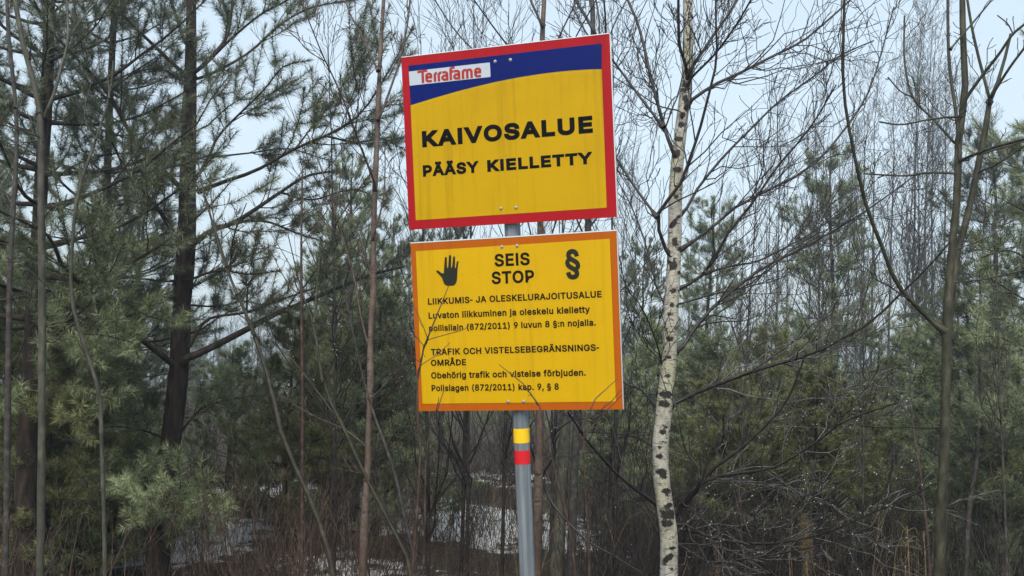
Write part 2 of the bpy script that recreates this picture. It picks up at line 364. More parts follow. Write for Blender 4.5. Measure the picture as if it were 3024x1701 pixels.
# ---- pines
def pine_limb(rng, P, r, n1=10, n2=2, lr1=(.22, .46), ang=(30, 55), t0=.3, up=.22):
    P0, R0 = solo(P, r)
    P1, R1 = spawn(rng, P0, R0, n1, (t0, .98), ang, lr1, 7, up, .08, .05, .5, .0018, .010)
    P2, R2 = spawn(rng, P1, R1, n2, (.3, .95), (28, 50), (.35, .58), 5, up, .05, .04, .6, .0016, .012)
    return (P0, R0), (P1, R1), (P2, R2)
def limb_meshes(rng, L, dens, ln, wd, base, tm=.55, ts=.25, tt=.02, k=6):
    (P0, R0), (P1, R1), (P2, R2) = L
    wood = [tubes(P0, R0, k)+(0,), tubes(P1, R1, 4)+(0,), tubes(P2, R2, 3)+(0,)]
    nd = [needles(rng, P0, tm, dens, ln, wd)+(0,), needles(rng, P1, ts, dens, ln, wd)+(0,), needles(rng, P2, tt, dens, ln, wd)+(0,)]
    return [(V-base, F, m) for V, F, m in wood], [(V-base, F, m) for V, F, m in nd]
def whorl_limbs(rng, T, r, t0, t1, step, per, Lmax, Ltop, az=None, up=.25, el=(5, 35), prof=.8, m=12):
    H = np.linalg.norm(np.diff(T, axis=0), axis=1).sum(); K = len(T); out = []
    t = t0
    while t < t1:
        n = rng.integers(per[0], per[1]+1); a0 = rng.uniform(0, 6.28)
        for q in range(n):
            tt = min(max(t+rng.normal()*.006, .01), .985); x = tt*(K-1.001); i = int(x); f = x-i; b = T[i]*(1-f)+T[i+1]*f; rb = r[i]*(1-f)+r[i+1]*f
            a = a0+q*6.283/n+rng.normal()*.25
            if az is not None: a = rng.uniform(*az)
            fr = (tt-t0)/(1-t0+1e-6); L = (Ltop+(Lmax-Ltop)*(1-fr)**prof)*rng.uniform(.7, 1.15)
            e = R_(el[0]+(el[1]-el[0])*fr+rng.normal()*6)
            d = np.array([math.cos(a)*math.cos(e), math.sin(a)*math.cos(e), math.sin(e)])
            s = np.linspace(0, 1, m)[:, None]; P = b+d*L*s; P[:, 2] += L*up*s[:, 0]**2.2-L*.05*np.sin(s[:, 0]*3.1)
            P += np.cumsum(rng.normal(size=(m, 3)), axis=0)*L*.012*s
            rr = np.maximum(min(rb*.5, L*.013)*(1-.85*s[:, 0]), .002); out.append((P, rr))
        t += step/H*rng.uniform(.8, 1.2)
    return out
def near_pine(name, label, tr, D, seed, limbs, auto, mats, dens=800, ln=.078, wd=.0034, group=None, k=14):
    rng = np.random.default_rng(seed); D0, D1 = D
    T, r = trunk_world(tr, D0, D1, 30); base = T[0].copy()
    e = empty(name, base, label, 'pine tree', group)
    rj = r*(1+rng.normal(size=30)*.035)
    V, F = tubes(*solo(T, rj), k); link('trunk', make_mesh('trunk', [(V-base, F, 0)], [M['pine_bark']]), e)
    todo = []
    for pts, w0, w1, d0, dD, *kw in limbs:
        P, rr = limb_world(pts, d0, d0+dD, w0, w1, 16, (T, r)); todo.append((P, rr, kw[0] if kw else {}))
    for a in auto:
        for P, rr in whorl_limbs(rng, T, r, **a): todo.append((P, rr, {}))
    for P, rr, kw in todo:
        kw = dict(kw); mat = kw.pop('mat', mats); tm = kw.pop('tm', .55); dn = kw.pop('dens', dens)*(1 if 'dens' not in kw else 1)
        rr = rr.copy(); rr[0] *= 1.35
        wood, nd = limb_meshes(rng, pine_limb(rng, P, rr, **kw), dn, ln, wd, base, tm)
        b = link('branch', make_mesh('branch', wood, [M['pine_limb']]), e)
        link('needles', make_mesh('needles', nd, [mat], smooth=False), b)
    return e
def pine_proto(seed, H, r0, Lmax, Ltop, t0, step, per, el, up, dens, ln, wd, mat, n1=7, n2=3, prof=.8, tm=.45, ts=.2):
    rng = np.random.default_rng(seed); m = 20; s = np.linspace(0, 1, m); T = np.zeros((m, 3)); T[:, 2] = H*s
    T[:, :2] += np.cumsum(rng.normal(size=(m, 2)), axis=0)*H*.0025*s[:, None]; r = r0*(1-.93*s)+.002
    wood, nd = [], []
    for P, rr in whorl_limbs(rng, T, r, t0, .97, step, per, Lmax, Ltop, None, up, el, prof, 9):
        a, b = limb_meshes(rng, pine_limb(rng, P, rr, n1, n2, up=.2, t0=.22), dens, ln, wd, np.zeros(3), tm, ts, .05, 5); wood += a; nd += b
    top = solo(T[-4:], r[-4:]); nd.append(needles(rng, top[0], .0, dens, ln, wd)+(0,))
    V, F = tubes(*solo(T, r), 9)
    return (make_mesh('trunk', [(V, F, 0)], [M['pine_bark']]), make_mesh('crown', [(a, b, 1) for a, b, _ in nd]+[(a, b, 0) for a, b, _ in wood], [M['pine_limb'], mat], False), H)
def place_two(name, proto, loc, H, rot, label, cat, group=None, sxy=1.0, lean=0.0):
    e = empty(name, loc, label, cat, group); e.rotation_euler = (0, lean, rot); s = H/proto[2]; e.scale = (s*sxy, s*sxy, s)
    link('trunk', proto[0], e); link('crown', proto[1], e); return e
def at(x, ytop, D):
    """where a tree stands and how tall it is, from its top in the photo and its distance"""
    p = px(x, ytop, D); g = float(gz(p[0], p[1])); return (p[0], p[1], g-.03), p[2]-g+.03
# ------------------------------------------------------------------ sign post (u to the right, v up, front = -y)
FONT = """ 205
(273|89 207 90 244 94 283 101 324 109 364 119 403 132 441 145 477 160 510 177 539 236 539 219 503 204 466 191 428 179 390 169 351 161 313 156 276 152 241 151 207 152 176 155 145 160 115 167 83 177 50 188 16 202 -19 218 -57 236 -96 177 -96 150 -46 128 4 111 55 99 106 92 156
)273|37 -96 56 -56 72 -18 86 18 97 52 106 85 113 116 118 147 121 177 122 207 121 241 117 276 112 313 104 351 94 390 82 428 69 466 54 503 37 539 97 539 113 510 128 477 142 441 154 403 164 364 173 323 179 283 183 244 184 207 182 156 174 104 161 53 144 3 123 -47 97 -96
,188|38 -119 68 71 137 71 84 -119
-235|32 188 32 244 203 244 203 188
.188|95 -4 83 -3 73 1 63 9 55 18 51 29 50 41 51 53 55 64 63 73 73 81 83 85 95 87 107 85 118 81 128 73 135 64 140 53 141 41 140 29 135 18 128 9 118 1 107 -3
/249|235 533 71 -76 14 -76 178 533
0430|227 -7 191 -3 158 7 130 24 105 48 85 77 69 113 57 155 50 202 48 254 50 306 57 353 69 395 85 431 106 461 130 484 159 502 191 512 227 516 262 512 295 502 323 484 348 461 368 431 384 395 396 353 403 306 405 254 403 202 396 155 384 113 368 77 348 48 323 24 295 7 263 -3|227 50 250 52 271 60 290 74 306 92 320 116 330 144 338 176 342 213 344 254 342 295 338 332 330 365 320 393 306 416 290 435 271 449 250 457 227 460 203 457 182 449 163 435 147 416 134 393 123 365 115 332 111 295 109 254 111 213 115 176 123 144 134 116 147 92 163 74 182 60 203 52
1453|76 0 76 55 391 55 391 0|276 509 276 0 212 0 212 448 86 358 86 427 198 509
2430|64 0 64 47 234 229 282 282 294 298 303 312 311 327 316 341 319 356 320 371 319 389 315 405 308 419 298 431 287 441 273 449 258 455 241 458 224 460 205 458 188 454 172 447 159 438 148 427 139 413 132 398 128 381 127 362 66 362 68 391 75 418 86 442 102 464 121 482 143 496 168 507 196 513 225 516 254 513 281 507 306 497 328 482 346 465 361 445 372 423 379 398 381 372 380 354 377 336 371 318 363 299 351 280 336 259 267 180 153 60 389 57 389 0
7430|97 0 323 448 62 452 62 509 391 509 391 449 165 0
8453|226 -7 193 -5 163 1 136 11 111 25 91 42 74 62 62 84 54 109 52 135 53 156 58 176 65 195 75 212 87 228 101 241 117 252 134 260 153 265 129 276 109 289 93 308 80 330 73 354 70 380 73 405 79 429 90 450 106 469 124 485 146 498 170 508 197 514 226 516 255 514 282 508 306 498 328 485 346 469 361 450 373 429 379 405 382 380 379 354 372 330 359 308 343 289 323 276 300 267 319 260 335 252 351 241 365 228 377 212 387 195 395 176 399 156 401 135 398 109 391 84 378 62 362 42 341 25 317 11 289 1 259 -5|226 49 248 50 267 54 285 60 300 69 313 79 323 91 331 106 335 121 337 139 335 157 330 173 322 189 312 202 298 213 283 223 265 230 247 234 226 235 206 234 187 230 169 223 154 213 140 202 130 189 122 173 117 157 115 139 117 121 121 106 129 91 139 79 152 69 167 60 185 54 205 50|226 290 244 291 260 294 274 300 287 308 298 318 307 330 314 344 318 359 319 376 318 392 314 407 308 420 299 432 288 442 275 449 260 455 244 459 226 460 208 459 192 455 177 449 164 442 153 432 145 420 138 407 134 392 133 376 134 359 138 344 145 330 154 318 165 308 178 300 193 294 209 291
9430|226 516 256 513 285 506 310 494 333 478 352 458 368 434 380 408 387 378 389 347 387 322 382 296 373 270 359 240 340 207 315 168 200 0 130 0 301 248 307 248 302 238 295 229 287 221 278 214 268 207 257 202 245 198 232 195 218 195 188 197 161 203 137 214 116 229 98 247 83 269 72 294 66 321 64 352 66 382 73 411 85 436 101 459 120 479 143 494 168 506 196 513|226 460 207 459 190 454 174 446 160 435 148 423 138 407 131 390 127 372 125 352 127 331 131 313 138 295 148 280 160 268 174 257 190 250 207 245 226 243 245 245 263 249 279 257 293 267 305 280 314 295 322 312 326 330 327 350 326 371 322 390 314 407 305 422 293 435 279 446 263 454 245 459
:188|95 -4 83 -3 73 1 63 9 55 18 51 29 50 41 51 53 55 64 63 73 73 81 83 85 95 87 107 85 118 81 128 73 135 64 140 53 141 41 140 29 135 18 128 9 118 1 107 -3|95 271 83 272 73 277 63 284 55 294 51 304 50 316 51 328 55 339 63 349 73 356 83 360 95 362 107 360 118 356 128 349 135 339 140 328 141 316 140 304 135 294 128 284 118 277 107 272
A480|16 0 201 509 276 509 463 0 395 0 287 302 264 372 232 478 245 478 213 371 191 302 85 0|110 142 110 199 370 199 370 142
B456|60 0 60 509 241 509 274 507 304 501 329 491 350 477 367 461 381 442 390 421 396 398 398 374 397 353 393 336 387 320 378 307 368 295 356 286 343 278 329 272 315 267 315 262 331 260 347 254 363 245 378 234 391 220 402 203 411 184 416 161 418 136 416 111 410 88 400 67 386 48 368 31 344 18 317 8 284 2 247 0|125 57 245 57 281 60 309 67 330 80 344 96 353 115 355 137 354 153 350 169 342 184 333 197 320 209 306 218 289 225 269 229 248 231 125 231|125 285 238 285 256 287 273 290 288 296 302 304 314 314 323 326 330 340 335 355 336 372 333 393 326 412 313 429 294 442 270 449 240 452 125 452
C510|267 -7 225 -3 186 7 150 25 119 49 92 79 70 115 53 157 44 203 40 254 44 305 53 352 70 393 92 429 119 459 150 484 186 501 225 512 267 516 293 514 317 511 340 504 362 496 383 485 402 471 419 456 435 438 448 418 459 397 467 373 473 348 408 348 404 365 397 380 389 395 380 407 369 418 357 428 344 437 330 444 315 449 300 453 284 455 267 456 237 453 209 445 184 432 161 414 141 391 125 364 113 332 106 295 103 254 106 213 113 177 125 145 141 117 161 94 184 76 210 63 237 56 267 53 284 54 300 56 315 60 330 65 344 72 357 81 369 90 380 102 389 114 397 128 404 144 408 160 473 160 467 135 459 112 448 91 435 71 420 53 402 38 383 24 363 13 341 5 317 -2 293 -6
D502|219 0 96 0 96 57 215 57 254 60 288 68 318 81 343 99 363 122 379 149 390 181 397 216 399 255 397 294 390 329 379 361 364 388 344 410 320 428 291 441 258 449 221 452 93 452 93 509 225 509 273 505 315 495 353 478 385 455 412 426 433 391 449 351 458 306 462 255 458 205 449 159 433 119 411 83 384 54 351 31 312 14 268 3|125 509 125 0 60 0 60 509
E419|60 0 60 509 372 509 372 452 125 452 125 286 355 286 355 229 125 229 125 57 375 57 375 0
F410|60 0 60 509 369 509 369 452 125 452 125 278 346 278 346 221 125 221 125 0
G520|269 -7 225 -3 185 7 149 25 118 49 91 79 69 116 53 157 43 203 40 254 43 305 53 352 69 393 91 429 117 459 149 484 184 501 223 512 265 516 291 514 316 510 340 504 363 494 384 483 403 469 421 453 436 436 449 416 460 395 468 373 474 349 408 349 402 365 395 379 387 393 378 406 368 417 356 427 344 436 330 443 315 448 300 453 283 455 265 456 236 453 209 445 183 432 160 414 141 392 125 364 113 332 106 295 103 254 106 213 113 177 125 145 141 117 161 95 184 76 210 63 238 56 269 53 296 55 322 61 345 71 365 85 382 102 396 123 407 147 413 173 415 202 434 199 283 199 283 256 478 256 478 200 475 160 466 124 451 91 431 62 406 38 377 19 344 5 308 -4
H517|60 0 60 509 125 509 125 289 392 289 392 509 457 509 457 0 392 0 392 232 125 232 125 0
I190|62 0 62 509 128 509 128 0
J396|185 -7 143 -2 106 11 75 33 52 63 38 100 33 145 33 173 98 173 98 145 100 117 108 93 122 74 139 61 160 53 185 50 209 53 230 61 248 74 261 93 269 117 272 145 272 509 336 509 336 145 332 100 318 63 294 33 263 11 227 -2
K467|62 0 62 509 128 509 128 258 352 509 440 509 238 288 452 0 370 0 192 240 128 170 128 0
L393|60 0 60 509 125 509 125 57 361 57 361 0
M628|60 0 60 509 152 509 277 187 287 159 299 123 311 84 322 49 307 49 318 83 330 121 342 158 352 187 476 509 568 509 568 0 504 0 504 291 504 327 505 369 506 413 507 457 513 457 498 409 482 363 467 322 456 291 342 0 286 0 170 291 159 321 145 361 129 408 112 457 119 457 120 416 121 372 122 328 122 291 122 0
N523|60 0 60 509 136 509 343 183 363 151 388 107 414 55 405 54 401 108 399 157 399 195 399 509 463 509 463 0 387 0 202 290 177 331 148 381 108 452 119 454 122 384 124 328 125 291 125 0
O533|267 -7 225 -3 186 7 150 25 119 49 92 79 70 115 53 157 44 203 40 254 44 305 53 352 70 393 92 429 119 459 150 484 186 501 225 512 267 516 309 512 348 501 384 484 415 459 442 429 464 393 480 352 490 305 493 254 490 203 480 157 464 115 442 79 415 49 384 25 348 7 309 -3|267 53 296 55 324 63 349 76 372 94 392 116 408 144 420 176 428 213 430 254 428 295 420 332 408 365 392 392 372 415 349 433 324 446 296 453 267 456 237 453 210 445 184 433 161 415 142 392 125 364 113 332 106 295 103 254 106 213 113 176 125 144 142 117 161 94 184 76 210 63 237 55
P445|60 0 60 509 235 509 272 506 305 499 332 487 356 471 375 452 390 430 400 404 407 377 409 348 407 318 400 291 390 265 375 243 356 223 332 207 305 195 272 188 235 186 109 186 109 242 233 242 257 244 279 248 297 256 312 266 324 279 333 294 339 310 343 328 344 348 343 367 339 385 333 402 324 416 312 428 297 439 279 446 257 451 232 452 125 452 125 0
R449|60 0 60 509 236 509 273 506 305 500 333 489 356 473 376 455 390 433 401 408 407 381 409 352 407 323 401 296 390 271 376 250 356 232 333 217 305 206 273 200 236 198 96 198 96 255 234 255 258 256 280 260 298 267 313 276 325 287 334 300 340 316 344 333 345 352 344 371 340 389 334 405 325 419 313 430 298 440 279 446 258 451 233 452 125 452 125 0|353 0 230 229 303 229 428 0
S447|224 -9 188 -7 156 -1 128 9 102 23 81 40 64 60 51 83 42 109 38 137 104 137 108 118 114 102 123 88 136 76 150 66 166 59 185 53 204 50 224 49 246 50 267 54 286 60 303 69 317 79 329 92 338 106 344 122 346 139 344 154 340 168 332 179 322 189 310 197 296 205 245 222 184 239 145 253 112 269 86 289 67 313 56 341 52 372 54 400 62 425 75 448 92 468 113 484 138 498 165 508 195 514 227 516 259 514 289 508 316 498 340 484 360 468 377 449 390 427 398 403 401 378 337 378 332 402 320 421 302 437 280 449 254 456 225 459 204 457 185 454 167 448 152 440 139 430 129 418 121 405 117 391 115 376 117 359 122 345 131 334 142 324 155 315 169 308 212 293 264 279 312 264 328 256 344 248 359 238 372 226 384 213 395 198 402 180 407 161 408 139 406 112 399 87 386 64 370 43 349 25 323 11 294 0 261 -7
T449|32 452 32 509 417 509 417 452 257 452 257 0 193 0 193 452
U517|259 -8 220 -6 186 2 154 15 126 33 103 55 85 80 71 108 63 140 60 173 60 509 124 509 124 178 126 155 132 133 141 113 153 95 169 80 187 68 208 59 232 53 259 52 285 53 309 59 331 68 349 80 364 95 377 113 385 133 391 155 393 178 393 509 457 509 457 173 454 140 446 108 433 80 414 55 391 33 363 15 332 2 297 -6
V480|204 0 16 509 84 509 192 206 215 137 248 31 235 31 267 138 290 206 395 509 463 509 278 0
Y472|203 0 203 208 16 509 91 509 192 344 222 292 250 230 224 230 251 293 280 344 381 509 455 509 268 208 268 0
a389|160 -9 137 -7 115 -3 94 5 76 15 60 29 48 45 38 63 32 84 30 108 32 128 36 146 43 161 53 174 64 184 78 193 92 200 108 206 125 211 178 220 234 227 247 229 257 231 265 235 271 240 274 246 276 255 275 272 272 285 267 297 260 307 251 315 240 322 227 327 212 330 196 331 178 330 163 327 149 322 137 316 127 309 118 301 110 292 104 283 100 274 41 291 51 313 64 331 79 346 95 358 114 368 133 375 153 380 173 383 194 384 239 379 255 375 271 369 286 360 300 350 312 336 322 320 330 301 335 278 337 251 337 0 277 0 277 52 272 52 252 25 242 16 229 8 215 1 199 -4 181 -7|170 45 192 47 211 51 228 59 242 68 254 80 263 93 270 108 274 122 276 138 276 190 259 182 231 176 200 171 175 168 134 159 122 153 112 147 103 139 97 130 93 118 92 105 93 93 96 82 102 72 109 64 119 57 130 52 142 48 156 46
b424|229 -8 208 -7 189 -3 172 4 159 12 147 21 138 31 118 59 112 59 112 0 53 0 53 509 114 509 114 319 118 319 137 346 147 355 158 364 171 373 188 379 207 383 229 384 259 382 287 374 313 361 335 342 354 320 370 293 381 261 388 227 390 189 388 151 381 116 370 84 355 57 336 34 313 16 288 3 260 -6|220 47 242 49 262 55 279 66 294 80 306 97 316 117 323 139 327 163 328 189 327 215 323 239 316 261 307 281 295 298 280 311 262 322 243 328 220 330 198 328 178 322 161 312 147 299 134 282 125 263 118 241 114 216 113 189 114 162 118 138 125 115 135 95 147 78 162 65 179 55 198 49
c396|207 -8 174 -5 144 3 117 16 93 35 72 58 56 85 44 116 37 150 34 187 37 225 44 260 56 291 72 318 93 341 117 360 144 374 174 382 207 384 226 384 243 381 260 377 276 371 291 364 305 356 318 346 330 335 340 322 349 308 356 293 362 277 303 262 290 289 270 311 242 325 207 330 184 328 163 321 145 310 130 296 118 278 108 258 102 236 98 212 96 187 98 163 102 139 108 117 118 97 130 80 145 66 163 55 184 49 207 46 243 52 271 66 292 89 304 117 363 102 357 86 350 70 341 56 331 43 319 32 306 21 292 12 277 5 261 -1 244 -5 226 -7
d424|195 -8 165 -6 137 3 111 16 89 34 70 57 55 84 43 116 36 151 34 189 36 227 43 261 55 293 70 320 89 342 112 361 137 374 165 382 196 384 218 383 237 379 253 373 267 364 278 355 287 346 306 319 311 319 311 509 372 509 372 0 313 0 313 59 307 59 287 31 277 21 266 12 252 4 236 -3 217 -7|205 47 226 49 246 55 263 65 278 78 290 95 299 115 306 138 310 162 312 189 310 216 306 241 300 263 290 282 278 299 263 312 246 322 227 328 205 330 182 328 162 322 145 311 130 298 118 281 108 261 102 239 98 215 96 189 98 163 102 139 109 117 118 97 130 80 145 66 162 55 182 49
e404|212 -8 177 -5 145 3 117 16 92 35 72 58 56 85 44 116 37 150 34 187 36 224 44 258 55 290 71 317 91 340 115 359 142 373 172 382 205 384 226 383 246 380 266 374 285 366 303 355 319 341 334 324 347 305 357 282 365 256 370 227 371 194 371 169 75 169 75 221 338 221 310 202 308 226 304 248 298 269 288 286 277 301 263 314 246 323 227 328 205 330 183 328 164 323 146 313 131 301 119 286 109 270 102 251 97 231 96 211 96 178 98 151 102 127 110 106 121 88 135 73 151 61 169 53 190 48 212 46 227 47 241 49 254 53 265 58 276 65 285 73 294 82 300 93 306 105 365 91 358 72 348 55 335 39 320 26 302 14 283 4 261 -3 237 -7
f254|228 379 228 327 6 327 6 379|81 0 81 432 82 452 87 470 96 486 107 499 120 510 135 519 152 525 169 529 187 530 222 527 243 521 227 468 215 472 195 474 178 472 164 468 154 460 147 449 143 435 142 419 142 0
g425|207 -151 180 -149 156 -146 134 -140 114 -132 97 -122 82 -110 70 -97 59 -84 51 -69 101 -41 122 -66 131 -74 142 -82 154 -88 169 -93 187 -96 207 -97 236 -95 261 -87 282 -75 298 -58 308 -34 311 -6 311 68 306 68 287 41 277 32 266 23 252 16 236 10 217 6 195 5 165 7 138 14 113 27 90 43 71 65 55 90 43 120 36 154 34 191 36 229 43 263 55 293 71 320 90 342 112 361 138 374 166 382 196 384 218 383 237 379 253 373 267 365 279 356 288 346 308 319 313 319 313 379 372 379 372 -9 370 -40 363 -67 350 -90 334 -109 314 -124 291 -136 265 -144 237 -149|205 59 227 61 246 66 264 75 278 87 290 103 300 121 307 142 311 166 312 193 311 219 307 242 300 264 291 283 279 299 264 312 247 322 227 328 205 330 182 328 163 322 145 312 130 298 118 282 109 262 102 241 98 218 96 193 98 167 102 144 109 123 118 104 131 88 145 76 163 66 183 61
h410|114 227 114 0 53 0 53 509 114 509 114 287 102 287 116 319 132 344 152 362 175 374 200 382 227 384 252 383 275 377 295 369 313 356 328 340 341 321 350 298 355 271 357 240 357 0 296 0 296 235 293 263 286 286 273 304 256 318 235 326 210 329 192 328 176 324 161 317 147 308 136 297 126 283 119 266 115 248
i167|53 0 53 379 114 379 114 0|84 443 73 444 63 448 54 455 47 463 43 472 41 483 43 494 47 504 54 512 63 518 73 522 84 524 95 522 105 518 114 512 121 504 125 494 126 483 125 472 121 463 114 455 105 448 95 444
j167|53 379 114 379 114 -30 112 -52 108 -72 102 -90 92 -106 80 -119 65 -129 47 -137 27 -141 4 -143 -10 -143 -10 -87 2 -87 18 -85 31 -80 40 -72 47 -61 51 -46 53 -29|83 443 72 444 62 448 53 455 47 463 42 472 41 483 42 494 47 504 53 512 62 518 72 522 83 524 95 522 105 518 114 512 120 504 125 494 126 483 125 472 120 463 114 455 105 448 95 444
k381|53 0 53 509 114 509 114 200 284 379 360 379 196 215 372 0 294 0 152 172 114 135 114 0
l170|52 0 52 509 115 509 115 0
m610|53 0 53 379 112 379 112 295 108 295 114 314 122 331 132 346 144 358 158 368 172 376 187 382 203 385 219 386 245 383 268 375 287 361 303 342 314 320 321 295 312 295 318 312 326 329 337 343 350 356 364 366 381 375 398 381 417 385 437 386 458 385 478 380 497 372 514 361 529 346 541 328 550 307 555 283 557 255 557 0 496 0 496 254 493 279 485 298 473 313 456 323 438 329 419 330 402 329 387 326 374 320 363 312 353 302 345 290 340 277 336 263 335 247 335 0 274 0 274 260 272 280 265 297 253 311 238 322 220 328 199 330 185 329 171 326 158 320 145 312 135 302 126 289 119 274 115 257 114 238 114 0
n410|114 227 114 0 53 0 53 379 112 379 112 287 102 287 116 319 132 344 152 362 175 374 200 382 227 384 252 383 275 377 295 369 313 356 328 340 341 321 350 298 355 271 357 240 357 0 296 0 296 235 293 263 286 286 273 304 256 318 235 326 210 329 192 328 176 324 161 317 147 308 136 297 126 283 119 266 115 248
o415|207 -8 174 -5 144 3 117 16 93 35 72 58 56 85 44 116 37 150 34 187 37 225 44 260 56 291 72 318 93 341 117 360 144 374 174 382 207 384 241 382 271 374 299 360 323 341 343 318 359 291 371 260 379 225 381 187 379 150 371 116 359 85 343 58 323 35 299 16 271 3 241 -5|207 46 231 49 252 55 270 66 285 80 298 97 307 117 314 139 318 163 319 187 318 212 314 236 307 258 298 278 285 296 270 310 252 321 231 328 207 330 184 328 163 321 145 310 130 296 118 278 108 258 102 236 98 212 96 187 98 163 102 139 108 117 118 97 130 80 145 66 163 55 184 49
p424|53 -143 53 379 112 379 112 319 118 319 137 346 147 355 158 364 171 373 188 379 207 383 229 384 259 382 287 374 313 361 335 342 354 320 370 293 381 261 388 227 390 189 388 151 381 116 370 84 355 57 336 34 313 16 288 3 260 -6 229 -8 208 -7 189 -3 173 4 159 12 147 21 138 31 118 59 114 59 114 -143|220 47 242 49 262 55 279 66 294 80 306 97 316 117 323 139 327 163 328 189 327 215 323 239 316 261 307 281 295 298 280 311 262 322 243 328 220 330 198 328 178 322 161 312 147 299 134 282 125 263 118 241 114 216 113 189 114 162 118 138 125 115 135 95 147 78 162 65 179 55 198 49
r259|53 0 53 379 112 379 112 321 124 339 137 354 152 367 171 377 191 383 213 385 229 384 243 384 243 322 230 324 207 326 190 324 174 321 159 315 146 306 135 296 126 284 119 269 115 254 114 237 114 0
s365|182 -8 157 -7 133 -3 112 3 93 12 76 24 62 38 50 54 41 73 36 94 94 107 101 87 111 72 124 60 141 52 160 47 181 45 206 47 227 53 244 62 258 74 265 88 268 103 266 115 262 126 254 136 243 144 229 150 212 155 149 170 118 180 92 192 72 208 58 227 50 249 47 274 49 295 55 314 65 332 79 347 95 360 115 370 137 378 161 383 187 384 212 383 234 379 254 372 271 363 286 352 299 339 309 324 318 308 324 290 268 277 262 291 254 304 243 316 228 325 210 331 187 333 166 331 147 326 131 317 119 305 111 292 109 277 110 264 115 253 124 243 136 235 152 229 172 223 229 209 261 200 287 187 306 171 320 153 328 131 331 107 329 85 323 65 312 47 298 31 281 18 260 6 236 -2 210 -7
t227|204 379 204 327 6 327 6 379|65 471 126 471 126 98 127 83 130 70 136 61 144 55 156 51 170 50 185 51 202 54 213 2 192 -3 168 -4 138 -1 113 7 92 21 77 41 68 64 65 93
u410|182 -5 158 -3 135 2 115 11 97 23 82 39 69 59 60 82 54 109 53 139 53 379 114 379 114 144 116 117 124 94 137 75 154 61 175 53 200 50 218 51 234 55 249 62 263 71 274 83 283 97 290 113 295 132 296 153 296 379 357 379 357 0 298 0 298 92 307 92 294 60 277 35 257 17 234 5 209 -3
v389|163 0 17 379 84 379 165 155 187 87 206 21 184 21 203 87 224 155 305 379 371 379 226 0
y389|47 -139 61 -86 71 -87 83 -89 94 -90 104 -89 113 -86 122 -81 130 -74 138 -64 145 -51 151 -36 163 -1 17 379 84 379 165 155 187 87 206 21 184 21 202 87 224 155 305 379 371 379 204 -58 196 -77 187 -93 177 -107 165 -119 153 -128 139 -136 125 -141 109 -144 91 -145 65 -143
§395|191 -103 166 -102 144 -97 124 -90 107 -81 92 -68 79 -53 69 -36 61 -17 55 4 111 17 117 -2 126 -19 137 -32 151 -42 169 -49 192 -51 212 -49 229 -44 243 -37 254 -26 261 -12 263 4 262 16 259 26 254 36 234 57 210 72 113 128 99 138 87 148 75 159 65 171 56 183 49 196 44 210 41 223 40 237 41 251 45 264 50 277 57 289 66 300 76 310 89 317 102 322 117 324 105 339 93 352 84 364 78 378 74 394 73 411 77 441 89 466 108 487 134 503 164 512 199 516 234 512 263 503 286 487 305 466 320 439 330 407 278 395 270 415 261 432 251 445 239 455 222 461 201 463 181 461 164 456 150 448 140 437 134 424 132 409 133 397 136 387 140 378 161 356 186 340 282 283 296 274 309 264 321 252 331 241 339 228 346 215 351 202 353 189 354 176 353 162 350 149 344 136 337 124 328 113 317 104 305 97 292 92 278 89 303 62 318 34 323 2 321 -19 316 -37 306 -54 294 -68 278 -81 260 -90 239 -97 216 -102|235 119 242 117 251 116 261 118 271 122 280 128 288 136 295 146 298 158 300 172 294 198 279 221 253 240 156 296 148 299 140 299 130 297 121 293 113 287 105 278 100 268 96 256 95 242 100 216 116 193 143 173
Ä480|16 0 201 509 276 509 463 0 395 0 287 302 264 372 232 478 245 478 213 371 191 302 85 0|110 142 110 199 370 199 370 142|312 572 301 574 292 577 283 584 276 592 272 602 271 612 272 623 276 633 283 641 292 648 301 651 312 653 322 651 332 648 340 641 347 633 351 623 352 612 351 602 347 592 340 584 332 577 322 574|168 572 157 574 148 577 139 584 133 592 129 602 127 612 129 623 133 633 139 641 148 648 157 651 168 653 179 651 188 648 196 641 203 633 207 623 208 612 207 602 203 592 196 584 188 577 179 574
Å480|16 0 201 509 276 509 463 0 395 0 287 302 264 372 232 478 245 478 213 371 191 302 85 0|110 142 110 199 370 199 370 142|240 527 224 529 209 533 195 539 182 548 172 558 163 570 156 583 152 597 151 612 152 628 156 642 163 656 172 667 182 678 195 686 209 692 224 696 240 697 256 696 270 692 284 686 297 678 308 667 317 656 323 642 327 628 329 612 327 597 323 583 317 570 308 558 297 548 284 539 270 533 256 529|240 571 251 572 261 576 270 583 277 592 281 601 282 612 281 624 277 634 270 643 261 649 251 653 240 655 229 653 219 649 210 643 203 634 199 624 198 612 199 601 203 592 210 583 219 576 229 572
ö415|207 -8 174 -5 144 3 117 16 93 35 72 58 56 85 44 116 37 150 34 187 37 225 44 260 56 291 72 318 93 341 117 360 144 374 174 382 207 384 241 382 271 374 299 360 323 341 343 318 359 291 371 260 379 225 381 187 379 150 371 116 359 85 343 58 323 35 299 16 271 3 241 -5|207 46 231 49 252 55 270 66 285 80 298 97 307 117 314 139 318 163 319 187 318 212 314 236 307 258 298 278 285 296 270 310 252 321 231 328 207 330 184 328 163 321 145 310 130 296 118 278 108 258 102 236 98 212 96 187 98 163 102 139 108 117 118 97 130 80 145 66 163 55 184 49|279 443 269 444 259 448 251 455 244 463 240 472 239 483 240 494 244 503 251 512 259 518 269 522 279 523 290 522 299 518 308 512 314 503 318 494 320 483 318 472 314 463 308 455 299 448 290 444|136 443 125 444 115 448 107 455 100 463 96 472 95 483 96 494 100 503 107 512 115 518 125 522 136 523 146 522 156 518 164 512 171 503 175 494 176 483 175 472 171 463 164 455 156 448 146 444"""
GLYPH = {}
